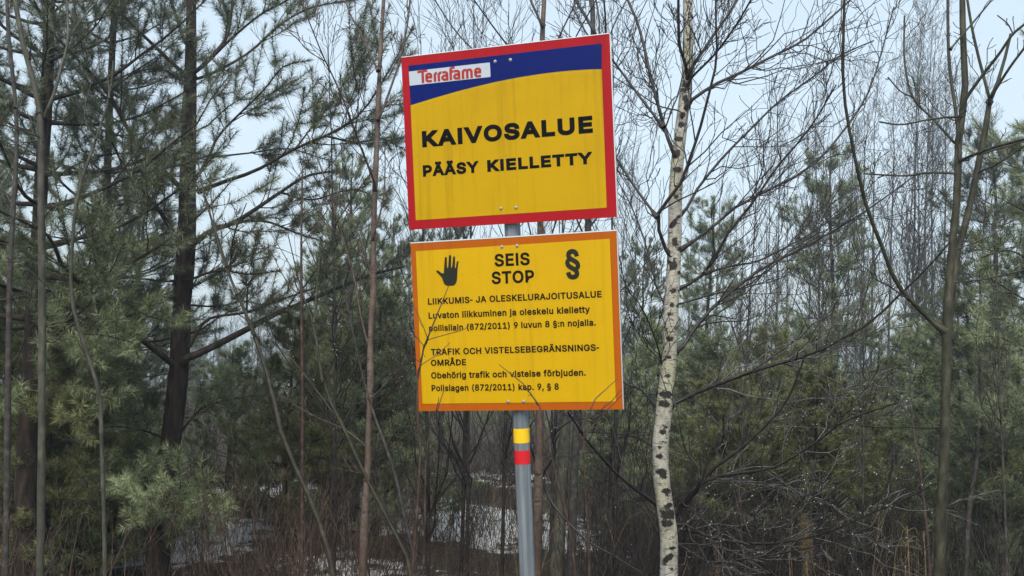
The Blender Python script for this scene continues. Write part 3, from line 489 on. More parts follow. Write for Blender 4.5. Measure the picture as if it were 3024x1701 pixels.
for ln in FONT.split("\n"):
    q_ = ln[1:].split("|")
    GLYPH[ln[0]] = (int(q_[0]), [np.array(c.split(), float).reshape(-1, 2) for c in q_[1:]])
def build_sign():
    a = np.array([0.95325279, -0.29575239, 0.06196484]); b = np.array([-0.08188858, -0.0554499, 0.99509777])
    a = nrm(a); b = nrm(b-(a@b)*a); n = np.cross(a, b)              # n faces the camera
    O = np.array([-0.04805581, 4.2, 0.85284743+CAMZ])
    PU = -.0075
    g = O+a*PU; t = (g[2]-float(gz(g[0], g[1])))/b[2]; base = g-b*t - n*.055
    e = empty('sign_post', base, 'grey steel post with yellow and red bands carrying two yellow warning panels', 'sign')
    e.matrix_world = Matrix(((a[0], -n[0], b[0], base[0]), (a[1], -n[1], b[1], base[1]), (a[2], -n[2], b[2], base[2]), (0, 0, 0, 1)))
    VO = t                                                            # v of the sign frame -> local z
    def L(u, y, v): return (u-PU, y, v+VO)
    Y0 = -.055                                                        # local y of the panel faces
    def plate(name, poly, y_front, th, mat, parent, bevel=0):
        k = len(poly); V = [L(u, Y0+y_front, v) for u, v in poly]+[L(u, Y0+y_front+th, v) for u, v in poly]
        area = sum(poly[i][0]*poly[(i+1) % k][1]-poly[(i+1) % k][0]*poly[i][1] for i in range(k))
        idx = list(range(k)) if area > 0 else list(range(k))[::-1]
        F = [idx, [i+k for i in idx[::-1]]]+[[idx[(i+1) % k], idx[i], idx[i]+k, idx[(i+1) % k]+k] for i in range(k)]
        me = bpy.data.meshes.new(name); me.from_pydata(V, [], F); me.materials.append(mat); me.update()
        o = link(name, me, parent)
        if bevel:
            m = o.modifiers.new('bevel', 'BEVEL'); m.width = bevel; m.segments = 3; m.limit_method = 'ANGLE'
        return o
    def rrect(c, rad=.012):
        (x0, y1), (x1, y1b), (x1b, y0), (x0b, y0b) = c; return [(x0, y1), (x1, y1b), (x1b, y0), (x0b, y0b)]
    def text(body, parent, mat, u0, u1, v0, cap, off=22, yf=-.0020, name='lettering', spc=0, v1=None, wide=1.0):
        xx, pl = 0, []
        for ch in body:
            adv, cs = GLYPH[ch]
            ar = [float(np.sum(p[:, 0]*np.roll(p[:, 1], -1)-np.roll(p[:, 0], -1)*p[:, 1])) for p in cs]
            for p in cs:
                q = p.copy(); q[:, 0] = q[:, 0]*wide+xx; pl.append((q, np.sign(ar[int(np.argmax(np.abs(ar)))])))
            xx += adv*wide+spc+1.2*off
        cu = bpy.data.curves.new('t', 'CURVE'); cu.dimensions = '2D'; cu.fill_mode = 'BOTH'
        for q, sg in pl:
            sp = cu.splines.new('POLY'); sp.points.add(len(q)-1)
            sp.points.foreach_set('co', np.c_[q/1000, np.zeros(len(q)), np.ones(len(q))].astype(np.float32).ravel()); sp.use_cyclic_u = True
        to = bpy.data.objects.new('t', cu); col.objects.link(to); bpy.context.view_layer.update()
        me = bpy.data.meshes.new_from_object(to.evaluated_get(bpy.context.evaluated_depsgraph_get()))
        bpy.data.objects.remove(to)
        co = np.zeros(len(me.vertices)*3, np.float32); me.vertices.foreach_get('co', co); co = co.reshape(-1, 3).astype(float)
        V = [co]; F = [list(p.vertices) for p in me.polygons]; nv = len(co); bpy.data.meshes.remove(me)
        o_ = off/1000
        for q, sg in pl:                                               # weight: a pen of width 2*off run along every outline
            q = q/1000; k = len(q); nx_ = np.roll(q, -1, 0); d1 = nrm(nx_-q); n1 = np.stack([-d1[:, 1], d1[:, 0]], -1)
            quad = np.stack([q+n1*o_, nx_+n1*o_, nx_-n1*o_, q-n1*o_], 1).reshape(-1, 2)
            V.append(np.c_[quad, np.full(4*k, .0004)]); F += [[nv+4*i, nv+4*i+3, nv+4*i+2, nv+4*i+1] for i in range(k)]; nv += 4*k
            turn = (np.roll(d1, 1, 0)*d1).sum(-1)
            m_ = nrm(n1+np.roll(n1, 1, 0)); kk = 1/np.maximum((m_*n1).sum(-1), .45)
            s_ = np.sign(np.roll(d1, 1, 0)[:, 0]*d1[:, 1]-np.roll(d1, 1, 0)[:, 1]*d1[:, 0])
            for i in np.where((turn < .995) & (s_*sg > 0))[0]:                          # mitred corners
                a_ = q[i]-s_[i]*np.roll(n1, 1, 0)[i]*o_; c_ = q[i]-s_[i]*n1[i]*o_; t_ = q[i]-s_[i]*m_[i]*kk[i]*o_
                f_ = [nv, nv+1, nv+2, nv+3]; V.append(np.array([[*q[i], .0008], [*a_, .0008], [*t_, .0008], [*c_, .0008]])); F.append(f_ if s_[i] > 0 else f_[::-1]); nv += 4
        co = np.concatenate(V); me = bpy.data.meshes.new(name)
        x0, x1 = co[:, 0].min(), co[:, 0].max(); sy = cap/(.509+2*o_)
        f = (co[:, 0]-x0)/(x1-x0); u = u0+(u1-u0)*f; vb = v0 if v1 is None else v0+(v1-v0)*f
        new = np.stack([u-PU, Y0+yf-co[:, 2]*.12, vb+(co[:, 1]+o_)*sy+VO], -1)
        me.from_pydata(new.tolist(), [], F); me.materials.append(mat); me.update()
        return link(name, me, parent)
    def bolts(pts, parent):
        for u, v in pts:
            k = 12; a_ = np.arange(k)*2*np.pi/k; prof = [(.0070, 0), (.0070, -.0010), (.0052, -.0012), (.0050, -.0036), (.0034, -.0046), (.0008, -.0050)]
            V = [L(u+r*math.cos(t_), Y0-.0022+y, v+r*math.sin(t_)) for r, y in prof for t_ in a_]
            F = [[i*k+j, i*k+(j+1) % k, (i+1)*k+(j+1) % k, (i+1)*k+j] for i in range(len(prof)-1) for j in range(k)]+[[(len(prof)-1)*k+j for j in range(k)]]
            me = bpy.data.meshes.new('bolt'); me.from_pydata(V, [], F); me.materials.append(M['bolt']); me.update(); link('bolt', me, parent)
    # pole
    k = 28; an = np.arange(k)*2*np.pi/k; rp = .0335
    zt = .33+VO
    def cyl(name, z0, z1, r, mat, parent, cap=False):
        zs = np.linspace(z0, z1, 6); V = [(r*math.cos(t_), r*math.sin(t_), z) for z in zs for t_ in an]
        F = [[i*k+j, i*k+(j+1) % k, (i+1)*k+(j+1) % k, (i+1)*k+j] for i in range(5) for j in range(k)]
        if cap: F.append([5*k+j for j in range(k)])
        me = bpy.data.meshes.new(name); me.from_pydata(V, [], F); me.materials.append(mat)
        me.polygons.foreach_set('use_smooth', [True]*(5*k)+([False] if cap else [])); me.update(); return link(name, me, parent)
    pole = cyl('pole', -.05, zt, rp, M['steel'], e, True)
    tag(cyl('reflective_band', -1.2811+VO, -1.2208+VO, rp+.0008, M['band_yellow'], pole), 'yellow reflective band')
    tag(cyl('reflective_band', -1.3695+VO, -1.3120+VO, rp+.0008, M['band_red'], pole), 'red reflective band')
    def clamp(v):
        V, F = [], []
        for y0, y1, u0, u1 in ((-.052, -.034, -.06, .06),):
            c = [(u0, y0, -.012), (u1, y0, -.012), (u1, y1, -.012), (u0, y1, -.012), (u0, y0, .012), (u1, y0, .012), (u1, y1, .012), (u0, y1, .012)]
            V += [(x, y, z+v+VO) for x, y, z in c]; F += [[0, 3, 2, 1], [4, 5, 6, 7], [0, 1, 5, 4], [1, 2, 6, 5], [2, 3, 7, 6], [3, 0, 4, 7]]
        me = bpy.data.meshes.new('clamp'); me.from_pydata(V, [], F); me.materials.append(M['steel']); me.update(); link('clamp', me, pole)
    for v in (.306, -.302, -.4605, -1.1033): clamp(v)
    # upper panel
    up = plate('sign_panel', [(-.4510, .3672), (.4500, .3672), (.4480, -.3672), (-.4490, -.3672)], 0, .003, M['red'], e)
    tag(up, 'upper yellow panel with wide red border and blue band')
    lip = plate('panel_edge', [(-.4510, .3702), (.4500, .3702), (.4500, .3674), (-.4510, .3674)], -.001, .016, M['alu'], up)
    plate('panel_edge', [(.4502, .3672), (.4530, .3672), (.4510, -.3672), (.4482, -.3672)], .001, .015, M['alu'], up)
    plate('panel_edge', [(-.4512, .3672), (-.4530, .3672), (-.4510, -.3672), (-.4492, -.3672)], .001, .015, M['red'], up)
    x0, x1 = -.418, .4128
    bl = [(x0-.0005, .1607), (-.31, .1815), (-.2039, .1995), (-.12, .2118), (-.0355, .2222), (.06, .2306), (.161, .2356), (.225, .2368), (.2887, .2361), (.35, .2336), (x1, .2292)]
    plate('yellow_field', [(x0, -.3285), (.4085, -.3275)]+[(x1, .2292)]+bl[::-1][1:], -.0012, .0010, M['yellow'], up)
    plate('blue_band', bl+[(.4165, .3320), (-.4205, .3295)], -.0014, .0010, M['blue'], up)
    pl = plate('logo_plate', [(-.4185, .2438), (-.0563, .2450), (-.0569, .3050), (-.4195, .3040)], -.0024, .0008, M['white'], up)
    text('KAIVOSALUE', up, M['black'], -.3732, .3660, -.0226, .0692, 52, spc=15, wide=1.42)
    text('PÄÄSY', up, M['black'], -.3756, -.1235, -.1470, .0490, 48, spc=5, wide=1.3)
    text('KIELLETTY', up, M['black'], -.0880, .3605, -.1472, .0490, 48, spc=5, wide=1.3)
    # brand lettering drawn as strokes
    S = []
    def E_(dx): return [[(x+dx, y) for x, y in ((594, 142), (724, 142), (724, 200), (695, 236), (625, 236), (592, 200), (592, 70), (625, 34), (748, 34))]]
    def A_(dx): return [[(x+dx, y) for x, y in ((1058, 236), (1165, 236), (1200, 200), (1200, 34), (1095, 34), (1064, 66), (1064, 108), (1095, 140), (1200, 140))]]
    S += [[(322, 318), (470, 326), (622, 338)], [(478, 330), (478, 0)]]+E_(0)+[[(838, 0), (838, 200), (870, 236), (905, 240)], [(955, 0), (955, 200), (990, 236), (1040, 240)]]+A_(0)
    S += [[(1306, 0), (1306, 300), (1340, 338), (1430, 340)], [(1306, 236), (1396, 236)]]+A_(350)
    S += [[(1665, 0), (1665, 200), (1700, 236), (1755, 236), (1790, 200), (1790, 0)], [(1790, 190), (1825, 236), (1880, 236), (1912, 200), (1912, 0)]]+E_(1437)
    V, F = [], []; kx = (.381-.0945)/(2205-320)
    for si, st in enumerate(S):
        p = np.array(st, float); d = nrm(np.diff(p, axis=0)); nn = np.stack([-d[:, 1], d[:, 0]], -1)
        l_, r_ = [], []
        for i in range(len(p)):
            if i == 0: m_, sc_ = nn[0], 1
            elif i == len(p)-1: m_, sc_ = nn[-1], 1
            else: m_ = nrm(nn[i-1]+nn[i]); sc_ = 1/max(m_ @ nn[i], .5)
            hw = 33 if abs(m_[1]) > .75 else 38
            l_.append(p[i]+m_*hw*sc_); r_.append(p[i]-m_*hw*sc_)
        o_ = len(V); cnt = len(p)
        for x, y in l_+r_:
            u = -.381+(x-320)*kx; v = .2492+(y)*kx-.0012*(x-320)/1885
            V.append(L(u, Y0-.0030-.00012*(si % 5), v))
        F += [[o_+i, o_+cnt+i, o_+cnt+i+1, o_+i+1] for i in range(cnt-1)]
    me = bpy.data.meshes.new('logo_lettering'); me.from_pydata(V, [], F); me.materials.append(M['logo_red']); me.update(); link('logo_lettering', me, up)
    bolts([(-.0336, .3064), (.0323, .3063), (-.0363, -.3018), (.0288, -.3021)], up)
    # lower panel
    lo = plate('sign_panel', [(-.4475, -.4262), (.4440, -.4228), (.4385, -1.1394), (-.4449, -1.1414)], 0, .003, M['orange'], e)
    tag(lo, 'lower yellow panel with orange border, black hand and paragraph sign')
    plate('panel_edge', [(-.4475, -.4212), (.4440, -.4178), (.4440, -.4226), (-.4475, -.4260)], -.001, .016, M['alu'], lo)
    plate('panel_edge', [(.4442, -.4228), (.4466, -.4228), (.4411, -1.1394), (.4387, -1.1394)], .001, .015, M['alu'], lo)
    plate('yellow_field', [(-.4241, -.4600), (.4148, -.4530), (.4114, -1.1071), (-.4245, -1.1100)], -.0012, .0010, M['yellow2'], lo)
    text('SEIS', lo, M['ink_dark'], -.0745, .0780, -.5422, .0522, 28)
    text('STOP', lo, M['ink_dark'], -.0905, .0940, -.6145, .0518, 28)
    hc = lambda x, y: ((x/11.148+1270), (y/11.148+730))
    hand = [(470, 1215), (432, 1110), (395, 1010), (330, 930), (215, 815), (203, 785), (225, 765), (280, 772), (370, 845), (430, 862), (458, 845), (470, 620), (492, 345), (510, 322), (545, 322), (560, 345), (562, 600), (575, 685), (592, 688), (605, 600), (624, 300), (638, 262), (665, 252), (690, 270), (702, 310), (697, 600), (702, 680), (716, 680), (735, 600), (762, 340), (778, 306), (805, 298), (827, 315), (828, 500), (822, 640), (832, 690), (850, 690), (862, 600), (885, 490), (900, 458), (922, 450), (942, 462), (938, 520), (915, 690), (903, 880), (893, 1060), (880, 1140), (830, 1225), (770, 1268), (560, 1272)]
    A_h = np.array([[.36-.36, 0], [0, 0]])
    # crop pixels -> sign plane, by the same camera
    d_ = lambda X, Y: FW+CR*(X-CX)/FPX-CU*(Y-CY)/FPX
    C0 = np.array([0, 0, CAMZ])
    def uv(X, Y):
        d = d_(X, Y); q = C0+d*(((O-C0) @ n)/(d @ n))-O; return (q @ a, q @ b)
    plate('hand_symbol', [uv(*hc(x, y)) for x, y in hand], -.0022, .0008, M['hand_ink'], lo)
    text('§', lo, M['hand_ink'], .2270, .2895, -.5912, .1045, 28, name='paragraph_symbol')
    text('LIIKKUMIS- JA OLESKELURAJOITUSALUE', lo, M['ink_dark'], -.3786, .3728, -.6898, .0272, 28, v1=-.6872)
    text('Luvaton liikkuminen ja oleskelu kielletty', lo, M['ink_dark'], -.3788, .3220, -.7495, .0274, 28, v1=-.7467)
    text('poliisilain (872/2011) 9 luvun 8 §:n nojalla.', lo, M['ink_dark'], -.3793, .3435, -.8030, .0268, 28, v1=-.8001)
    text('TRAFIK OCH VISTELSEBEGRÄNSNINGS-', lo, M['ink_dark'], -.3755, .3528, -.9045, .0272, 28, v1=-.9017)
    text('OMRÅDE', lo, M['ink_dark'], -.3774, -.2190, -.9498, .0264, 28)
    text('Obehörig trafik och vistelse förbjuden.', lo, M['ink_dark'], -.3788, .2932, -1.0038, .0274, 28, v1=-1.0020)
    text('Polislagen (872/2011) kap. 9, § 8', lo, M['ink_dark'], -.3794, .1780, -1.0574, .0272, 28)
    bolts([(-.0396, -.4609), (.0264, -.4601), (-.0412, -1.1033), (.0252, -1.1033)], lo)
build_sign()
# ------------------------------------------------------------------ the traced near trees
ND, NG, NO = M['needle_dark'], M['needle_green'], M['needle_olive']  # NG on single limbs of the dark pines paints in their front light
near_pine('pine_tree', 'tall dark pine with thick trunk and wide rising limbs between aspen sapling and sign',
    [(566, -60, 25), (565, 0, 27), (562, 232, 36), (555, 480, 46), (553, 640, 50), (551, 717, 54), (536, 914, 54), (530, 1071, 56), (505, 1300, 60), (472, 1544, 64), (465, 1701, 72)], (8.2, 8.9), 11,
    [([(547, 220), (450, 130), (374, 55), (320, -20)], 14, 6, 8.7, -.6, dict(n1=8)),
     ([(549, 130), (519, 43), (497, -20), (480, -90)], 13, 7, 8.8, .4),
     ([(582, 208), (640, 150), (672, 100), (690, -10), (705, -90)], 13, 6, 8.7, .5),
     ([(590, 205), (679, 118), (769, 43), (836, 8), (900, -40)], 12, 4, 8.7, -.4),
     ([(595, 230), (730, 159), (820, 79), (915, 24), (1040, 0)], 11, 4, 8.7, .8, dict(n1=11)),
     ([(582, 523), (618, 460), (651, 394), (777, 268), (836, 197), (905, 180)], 12, 3, 8.6, -.7, dict(n1=9)),
     ([(618, 465), (736, 452), (850, 440), (960, 470)], 7, 3, 8.5, .6),
     ([(585, 566), (680, 530), (757, 503), (875, 437), (962, 401), (1060, 340), (1130, 240), (1212, 95)], 14, 3, 8.5, -.9, dict(n1=13, t0=.35, n2=3, tm=.45)),
     ([(962, 401), (1050, 420), (1130, 410), (1190, 440)], 8, 3, 8.0, .2, dict(t0=.15, tm=.3)),
     ([(875, 437), (940, 350), (985, 300)], 6, 3, 8.1, .3, dict(t0=.2, tm=.3)),
     ([(568, 722), (629, 678), (698, 654), (828, 568), (905, 520), (990, 505)], 22, 5, 8.4, .7, dict(n1=11)),
     ([(698, 654), (790, 655), (880, 690), (980, 720)], 10, 3, 8.6, .5, dict(t0=.3)),
     ([(828, 568), (920, 590), (1040, 560), (1130, 590)], 7, 3, 8.9, .3, dict(t0=.15)),
     ([(552, 1055), (600, 1038), (759, 957), (797, 934), (895, 894), (1013, 843), (1092, 812), (1180, 790)], 25, 7, 8.3, .9, dict(n1=9, t0=.5)),
     ([(556, 1030), (610, 945), (728, 922), (836, 883), (930, 850)], 11, 4, 8.4, .2, dict(n1=8)),
     ([(728, 922), (735, 840), (770, 800)], 8, 3, 8.4, .1, dict(n1=5)),
     ([(545, 900), (640, 905), (720, 890), (790, 905)], 8, 3, 8.5, .8),
     ([(548, 830), (640, 800), (740, 810), (820, 800)], 9, 3, 8.4, -.7),
     ([(531, 551), (405, 425), (319, 275), (197, 142), (140, 80), (100, 0)], 19, 5, 8.5, -1.0, dict(n1=12)),
     ([(405, 425), (470, 360), (520, 330)], 8, 3, 8.2, .5),
     ([(440, 455), (330, 455), (240, 480), (170, 520)], 8, 3, 8.2, -.4),
     ([(319, 275), (400, 215), (480, 205), (540, 240)], 8, 3, 8.0, .3),
     ([(527, 713), (472, 623), (425, 568), (372, 500), (330, 420)], 19, 6, 8.4, -.5, dict(n1=10)),
     ([(445, 607), (400, 598), (342, 607), (280, 640), (230, 690)], 10, 4, 8.3, -.6, dict(n1=9)),
     ([(515, 686), (413, 713), (303, 729), (220, 760)], 9, 3, 8.4, -1.0, dict(mat=NG)),
     ([(505, 831), (378, 820), (300, 830), (220, 860)], 9, 3, 8.4, -1.2, dict(mat=NG)),
     ([(492, 1060), (440, 1020), (338, 943), (291, 898), (200, 796), (169, 760), (153, 705), (60, 650), (-10, 620)], 22, 8, 8.3, -1.6, dict(mat=NG, n1=13, t0=.3)),
     ([(291, 898), (360, 890), (430, 930), (520, 955)], 10, 3, 7.7, -.4, dict(mat=NG, t0=.15, tm=.4)),
     ([(291, 898), (240, 960), (250, 1040), (300, 1080)], 9, 3, 7.6, -.5, dict(mat=NG, t0=.15, tm=.4)),
     ([(338, 943), (390, 1010), (410, 1060)], 9, 3, 7.9, -.6, dict(mat=NG, t0=.15, tm=.4)),
     ([(505, 1300), (420, 1270), (320, 1260), (240, 1290)], 9, 4, 8.3, -.8, dict(n1=6, n2=2, dens=200)),
     ([(500, 1330), (590, 1210), (680, 1180), (760, 1165)], 10, 4, 8.3, .6, dict(n1=8, n2=2, dens=450)),
     ([(470, 1560), (470, 1520), (490, 1490), (560, 1455), (640, 1460)], 13, 4, 8.0, -.9, dict(mat=NG, t0=.12, n1=13, n2=3, tm=.15)),
     ([(470, 1560), (450, 1520), (430, 1480), (400, 1450)], 12, 4, 8.0, -.9, dict(mat=NG, t0=.12, n1=11, n2=3, tm=.15)),
     ([(472, 1580), (520, 1545), (590, 1535), (640, 1545)], 10, 4, 8.0, -.6, dict(mat=NG, t0=.12, n1=9, n2=3, tm=.2)),
     ([(485, 1600), (420, 1560), (330, 1520), (270, 1480)], 12, 3, 8.2, -.5, dict(n1=7, n2=2, dens=60)),
     ([(480, 1560), (600, 1560), (720, 1530)], 9, 3, 8.2, .4, dict(n1=7, n2=2, dens=60))],
    [dict(t0=.80, t1=.985, step=.28, per=(4, 5), Lmax=.7, Ltop=.35, up=.3, el=(25, 50))], ND)
near_pine('pine_tree', 'dark pine at the frame edge with a thick trunk behind a slim grey aspen',
    [(150, -40, 28), (147, 0, 30), (140, 232, 34), (125, 480, 38), (108, 800, 46), (95, 1050, 54), (82, 1300, 60), (76, 1500, 64), (72, 1701, 68)], (7.6, 8.2), 12,
    [([(105, 1000), (180, 985), (300, 990), (390, 1010)], 12, 4, 7.8, -1.0, dict(mat=NG, t0=.2)),
     ([(110, 850), (60, 800), (0, 790), (-60, 800)], 12, 4, 7.8, -1.0, dict(mat=NG, t0=.2)),
     ([(90, 1120), (150, 1120), (240, 1150), (330, 1180)], 10, 4, 7.8, -.8, dict(mat=NG, t0=.2)),
     ([(90, 1150), (50, 1180), (20, 1190), (-30, 1210)], 10, 4, 7.8, -.9, dict(mat=NG, t0=.2)),
     ([(85, 1260), (130, 1240), (190, 1230), (260, 1250)], 10, 4, 7.8, -.7, dict(mat=NO, t0=.2))],
    [dict(t0=.30, t1=.98, step=.30, per=(4, 5), Lmax=1.7, Ltop=.6, up=.28, el=(2, 40))], ND, dens=620)
near_pine('pine_tree', 'slender dark pine with a thin lower trunk behind the big limbed pine',
    [(348, -60, 14), (340, 0, 16), (325, 300, 20), (310, 700, 24), (296, 1100, 28), (290, 1300, 30), (283, 1600, 33)], (9.6, 10.2), 13, [],
    [dict(t0=.28, t1=.98, step=.42, per=(3, 4), Lmax=1.5, Ltop=.5, up=.25, el=(0, 40))], ND, dens=600)

near_pine('pine_tree', 'bright green pine whose long boughs reach in over the picture edge beside the alders',
    [(3240, -500, 8), (3215, -150, 13), (3190, 200, 19), (3175, 500, 24), (3160, 800, 30), (3150, 1100, 36), (3140, 1500, 42), (3135, 1701, 46)], (7.6, 8.0), 14,
    [([(3165, 700), (3060, 640), (2980, 600), (2930, 575)], 9, 3, 7.7, -.2, dict(n1=12, t0=.2)), ([(3160, 820), (3060, 780), (2980, 740), (2900, 760)], 9, 3, 7.7, -.4, dict(n1=12, t0=.2)),
     ([(3155, 960), (3050, 900), (2970, 850), (2890, 800)], 10, 3, 7.7, .3, dict(n1=13, t0=.2)), ([(3150, 1060), (3050, 1040), (2960, 1000), (2880, 990)], 10, 3, 7.7, -.5, dict(n1=13, t0=.2)),
     ([(3148, 1180), (3060, 1130), (2990, 1090), (2920, 1060)], 9, 3, 7.7, .4, dict(n1=12, t0=.2)), ([(3145, 1300), (3050, 1270), (2960, 1240), (2900, 1250)], 9, 3, 7.7, -.4, dict(n1=12, t0=.2)),
     ([(3140, 1420), (3060, 1400), (2990, 1390), (2930, 1410)], 8, 3, 7.7, .2, dict(n1=10, t0=.2, mat=NO)), ([(3170, 560), (3100, 480), (3040, 450), (2990, 440)], 8, 3, 7.7, .3, dict(n1=10, t0=.2))], [dict(t0=.50, t1=.90, step=.34, per=(3, 4), Lmax=1.3, Ltop=.4, up=.28, el=(8, 45), az=(-1.5, 1.5)), dict(t0=.88, t1=.985, step=.3, per=(4, 5), Lmax=.6, Ltop=.35, up=.28, el=(30, 50))], NG, dens=640)

BT = M['twig_dark']
B = lambda *p: list(p)
traced_tree('birch_tree', 'white barked birch with dark rising branches beside the sign panels', 'birch tree',
    [(2032, -60, 27), (2031, 0, 28), (2031, 118, 30), (2031, 197, 32), (2024, 275, 35), (2014, 354, 35), (2003, 452, 37), (1998, 511, 38), (1994, 599, 40), (1992, 717, 41), (1987, 835, 42), (1980, 953, 43), (1975, 1071, 44), (1967, 1150, 46), (1958, 1240, 48), (1951, 1307, 48), (1953, 1406, 48), (1965, 1504, 50), (1975, 1583, 52), (1975, 1701, 54)],
    (5.8, 6.1), M['birch'],
    [(B((1988, 450), (1960, 370), (1925, 240), (1900, 130), (1880, 60), (1845, -20), (1820, -80)), 12, 7, .4),
     (B((1960, 377), (1885, 280), (1810, 180), (1740, 110), (1690, 20)), 9, 5, .5, dict(D=5.85)),
     (B((2024, 190), (2008, 140), (2004, 80), (2003, -60)), 12, 8, -.2),
     (B((2046, 195), (2080, 145), (2114, 94), (2150, 45), (2195, -30)), 11, 7, .5),
     (B((2042, 230), (2110, 161), (2173, 75), (2217, 0), (2240, -50)), 8, 5, -.5),
     (B((2042, 296), (2114, 248), (2180, 218), (2268, 173), (2362, 126), (2400, 98), (2494, 16), (2530, -20)), 11, 5, .6, dict(n1=20)),
     (B((1981, 770), (1949, 690), (1941, 640), (1965, 600), (1996, 560), (2016, 527), (2063, 393), (2090, 290), (2116, 177), (2114, 60), (2114, -40)), 13, 6, -.5, dict(n1=17)),
     (B((1941, 642), (1880, 560), (1815, 465), (1740, 400), (1690, 300)), 9, 4, .4, dict(D=5.75)),
     (B((2014, 735), (2095, 678), (2173, 611), (2272, 560), (2400, 488), (2506, 366), (2573, 252), (2640, 20)), 10, 4, .8, dict(n1=20)),
     (B((2005, 855), (2079, 808), (2120, 745), (2146, 694), (2228, 591), (2290, 500), (2390, 380), (2470, 250)), 11, 4, -.4, dict(n1=20)),
     (B((2016, 640), (2051, 570), (2130, 470), (2213, 385), (2300, 300), (2400, 228), (2480, 165), (2580, 120)), 9, 4, .6, dict(n1=20)),
     (B((2079, 808), (2160, 785), (2236, 772), (2320, 730), (2400, 686), (2520, 600)), 7, 3, .4, dict(D=5.85)),
     (B((2002, 1050), (2030, 1000), (2055, 965), (2114, 898), (2173, 851), (2252, 792), (2400, 717), (2560, 620), (2700, 520)), 12, 4, .5, dict(n1=20)),
     (B((1985, 1195), (2060, 1158), (2131, 1130), (2252, 1087), (2400, 1044), (2498, 993), (2569, 953), (2652, 875), (2740, 790), (2805, 715)), 15, 5, -.7, dict(n1=20, ndrop=34, twig=M['twig_wet'], rmin=.0027)),
     (B((1998, 900), (2100, 870), (2220, 835), (2330, 720), (2400, 640)), 6, 3, .7),
     (B((1990, 1530), (2040, 1470), (2060, 1441), (2099, 1390), (2180, 1330), (2249, 1268), (2312, 1201), (2348, 1130), (2380, 1040)), 17, 5, -.4, dict(n1=12, ndrop=24, twig=M['twig_wet'], rmin=.0027)),
     (B((1990, 1520), (2030, 1465), (2060, 1434), (2123, 1406), (2200, 1395), (2281, 1382), (2350, 1345), (2415, 1303), (2494, 1244), (2651, 1189)), 14, 5, -.9, dict(n1=20, ndrop=40, up=.02, twig=M['twig_wet'], rmin=.0027)),
     (B((1992, 1540), (2060, 1571), (2110, 1590), (2178, 1603), (2260, 1605), (2336, 1599), (2454, 1568), (2572, 1516), (2660, 1480), (2740, 1440)), 12, 4, -1.2, dict(n1=22, ndrop=46, up=.0, twig=M['twig_wet'], rmin=.0027)),
     (B((1985, 1560), (2060, 1575), (2180, 1555), (2269, 1544), (2330, 1510), (2375, 1469), (2440, 1420), (2486, 1394)), 9, 3, -.5, dict(n1=11, ndrop=30, twig=M['twig_wet'], rmin=.0027)),
     (B((1990, 1600), (2090, 1660), (2200, 1650), (2330, 1630), (2460, 1600), (2590, 1550)), 9, 3, -.9, dict(n1=20, ndrop=40, up=0, twig=M['twig_wet'], rmin=.0027)),
     (B((1942, 1495), (1870, 1440), (1812, 1390), (1760, 1330), (1733, 1303), (1700, 1250), (1678, 1217)), 12, 6, -.6, dict(n1=10, ndrop=12)),
     (B((1942, 1205), (1891, 1150), (1844, 1130), (1790, 1060)), 10, 4, .5),
     (B((1950, 1580), (1900, 1500), (1860, 1460), (1820, 1300), (1790, 1200)), 8, 3, .4, dict(ndrop=10)),
     (B((1940, 1330), (1880, 1290), (1800, 1280), (1700, 1275)), 7, 3, .6, dict(ndrop=10)),
     (B((1968, 1130), (1935, 1000), (1890, 900), (1850, 850), (1830, 760)), 7, 3, -.4),
     (B((1980, 930), (1940, 850), (1900, 700), (1850, 580), (1790, 480)), 6, 3, .9),
     (B((2012, 330), (1940, 310), (1850, 250), (1770, 200)), 5, 3, .8)], BT, 21, m=230, k=30, jitter=.012, n1=17, n2=5, lr=(.18, .52), upb=.22,
    scars=[(1975, 1060, .55), (1960, 1275, .6), (1945, 1350, .55), (1975, 1445, .6), (1990, 1620, .6), (1960, 1660, .55), (1985, 900, .5), (2000, 640, .5), (2012, 560, .5), (1998, 770, .5), (1968, 1110, .6), (2020, 385, .5), (2036, 140, .5), (1962, 1165, 1.25), (1954, 1190, 1.00), (1975, 1200, 0.75), (1948, 1325, 0.44), (1952, 1395, 0.87), (1966, 1410, 0.56), (1978, 1520, 1.50), (1962, 1545, 1.00), (1990, 1500, 0.87), (1979, 995, 0.56), (1994, 700, 0.50), (2004, 713, 0.56), (1985, 780, 0.69), (2032, 70, 0.38), (2028, 205, 0.94), (2024, 250, 0.69), (2003, 475, 1.00), (1998, 420, 0.50), (2003, 330, 0.62), (1980, 1640, 0.44), (2000, 850, 0.62)])

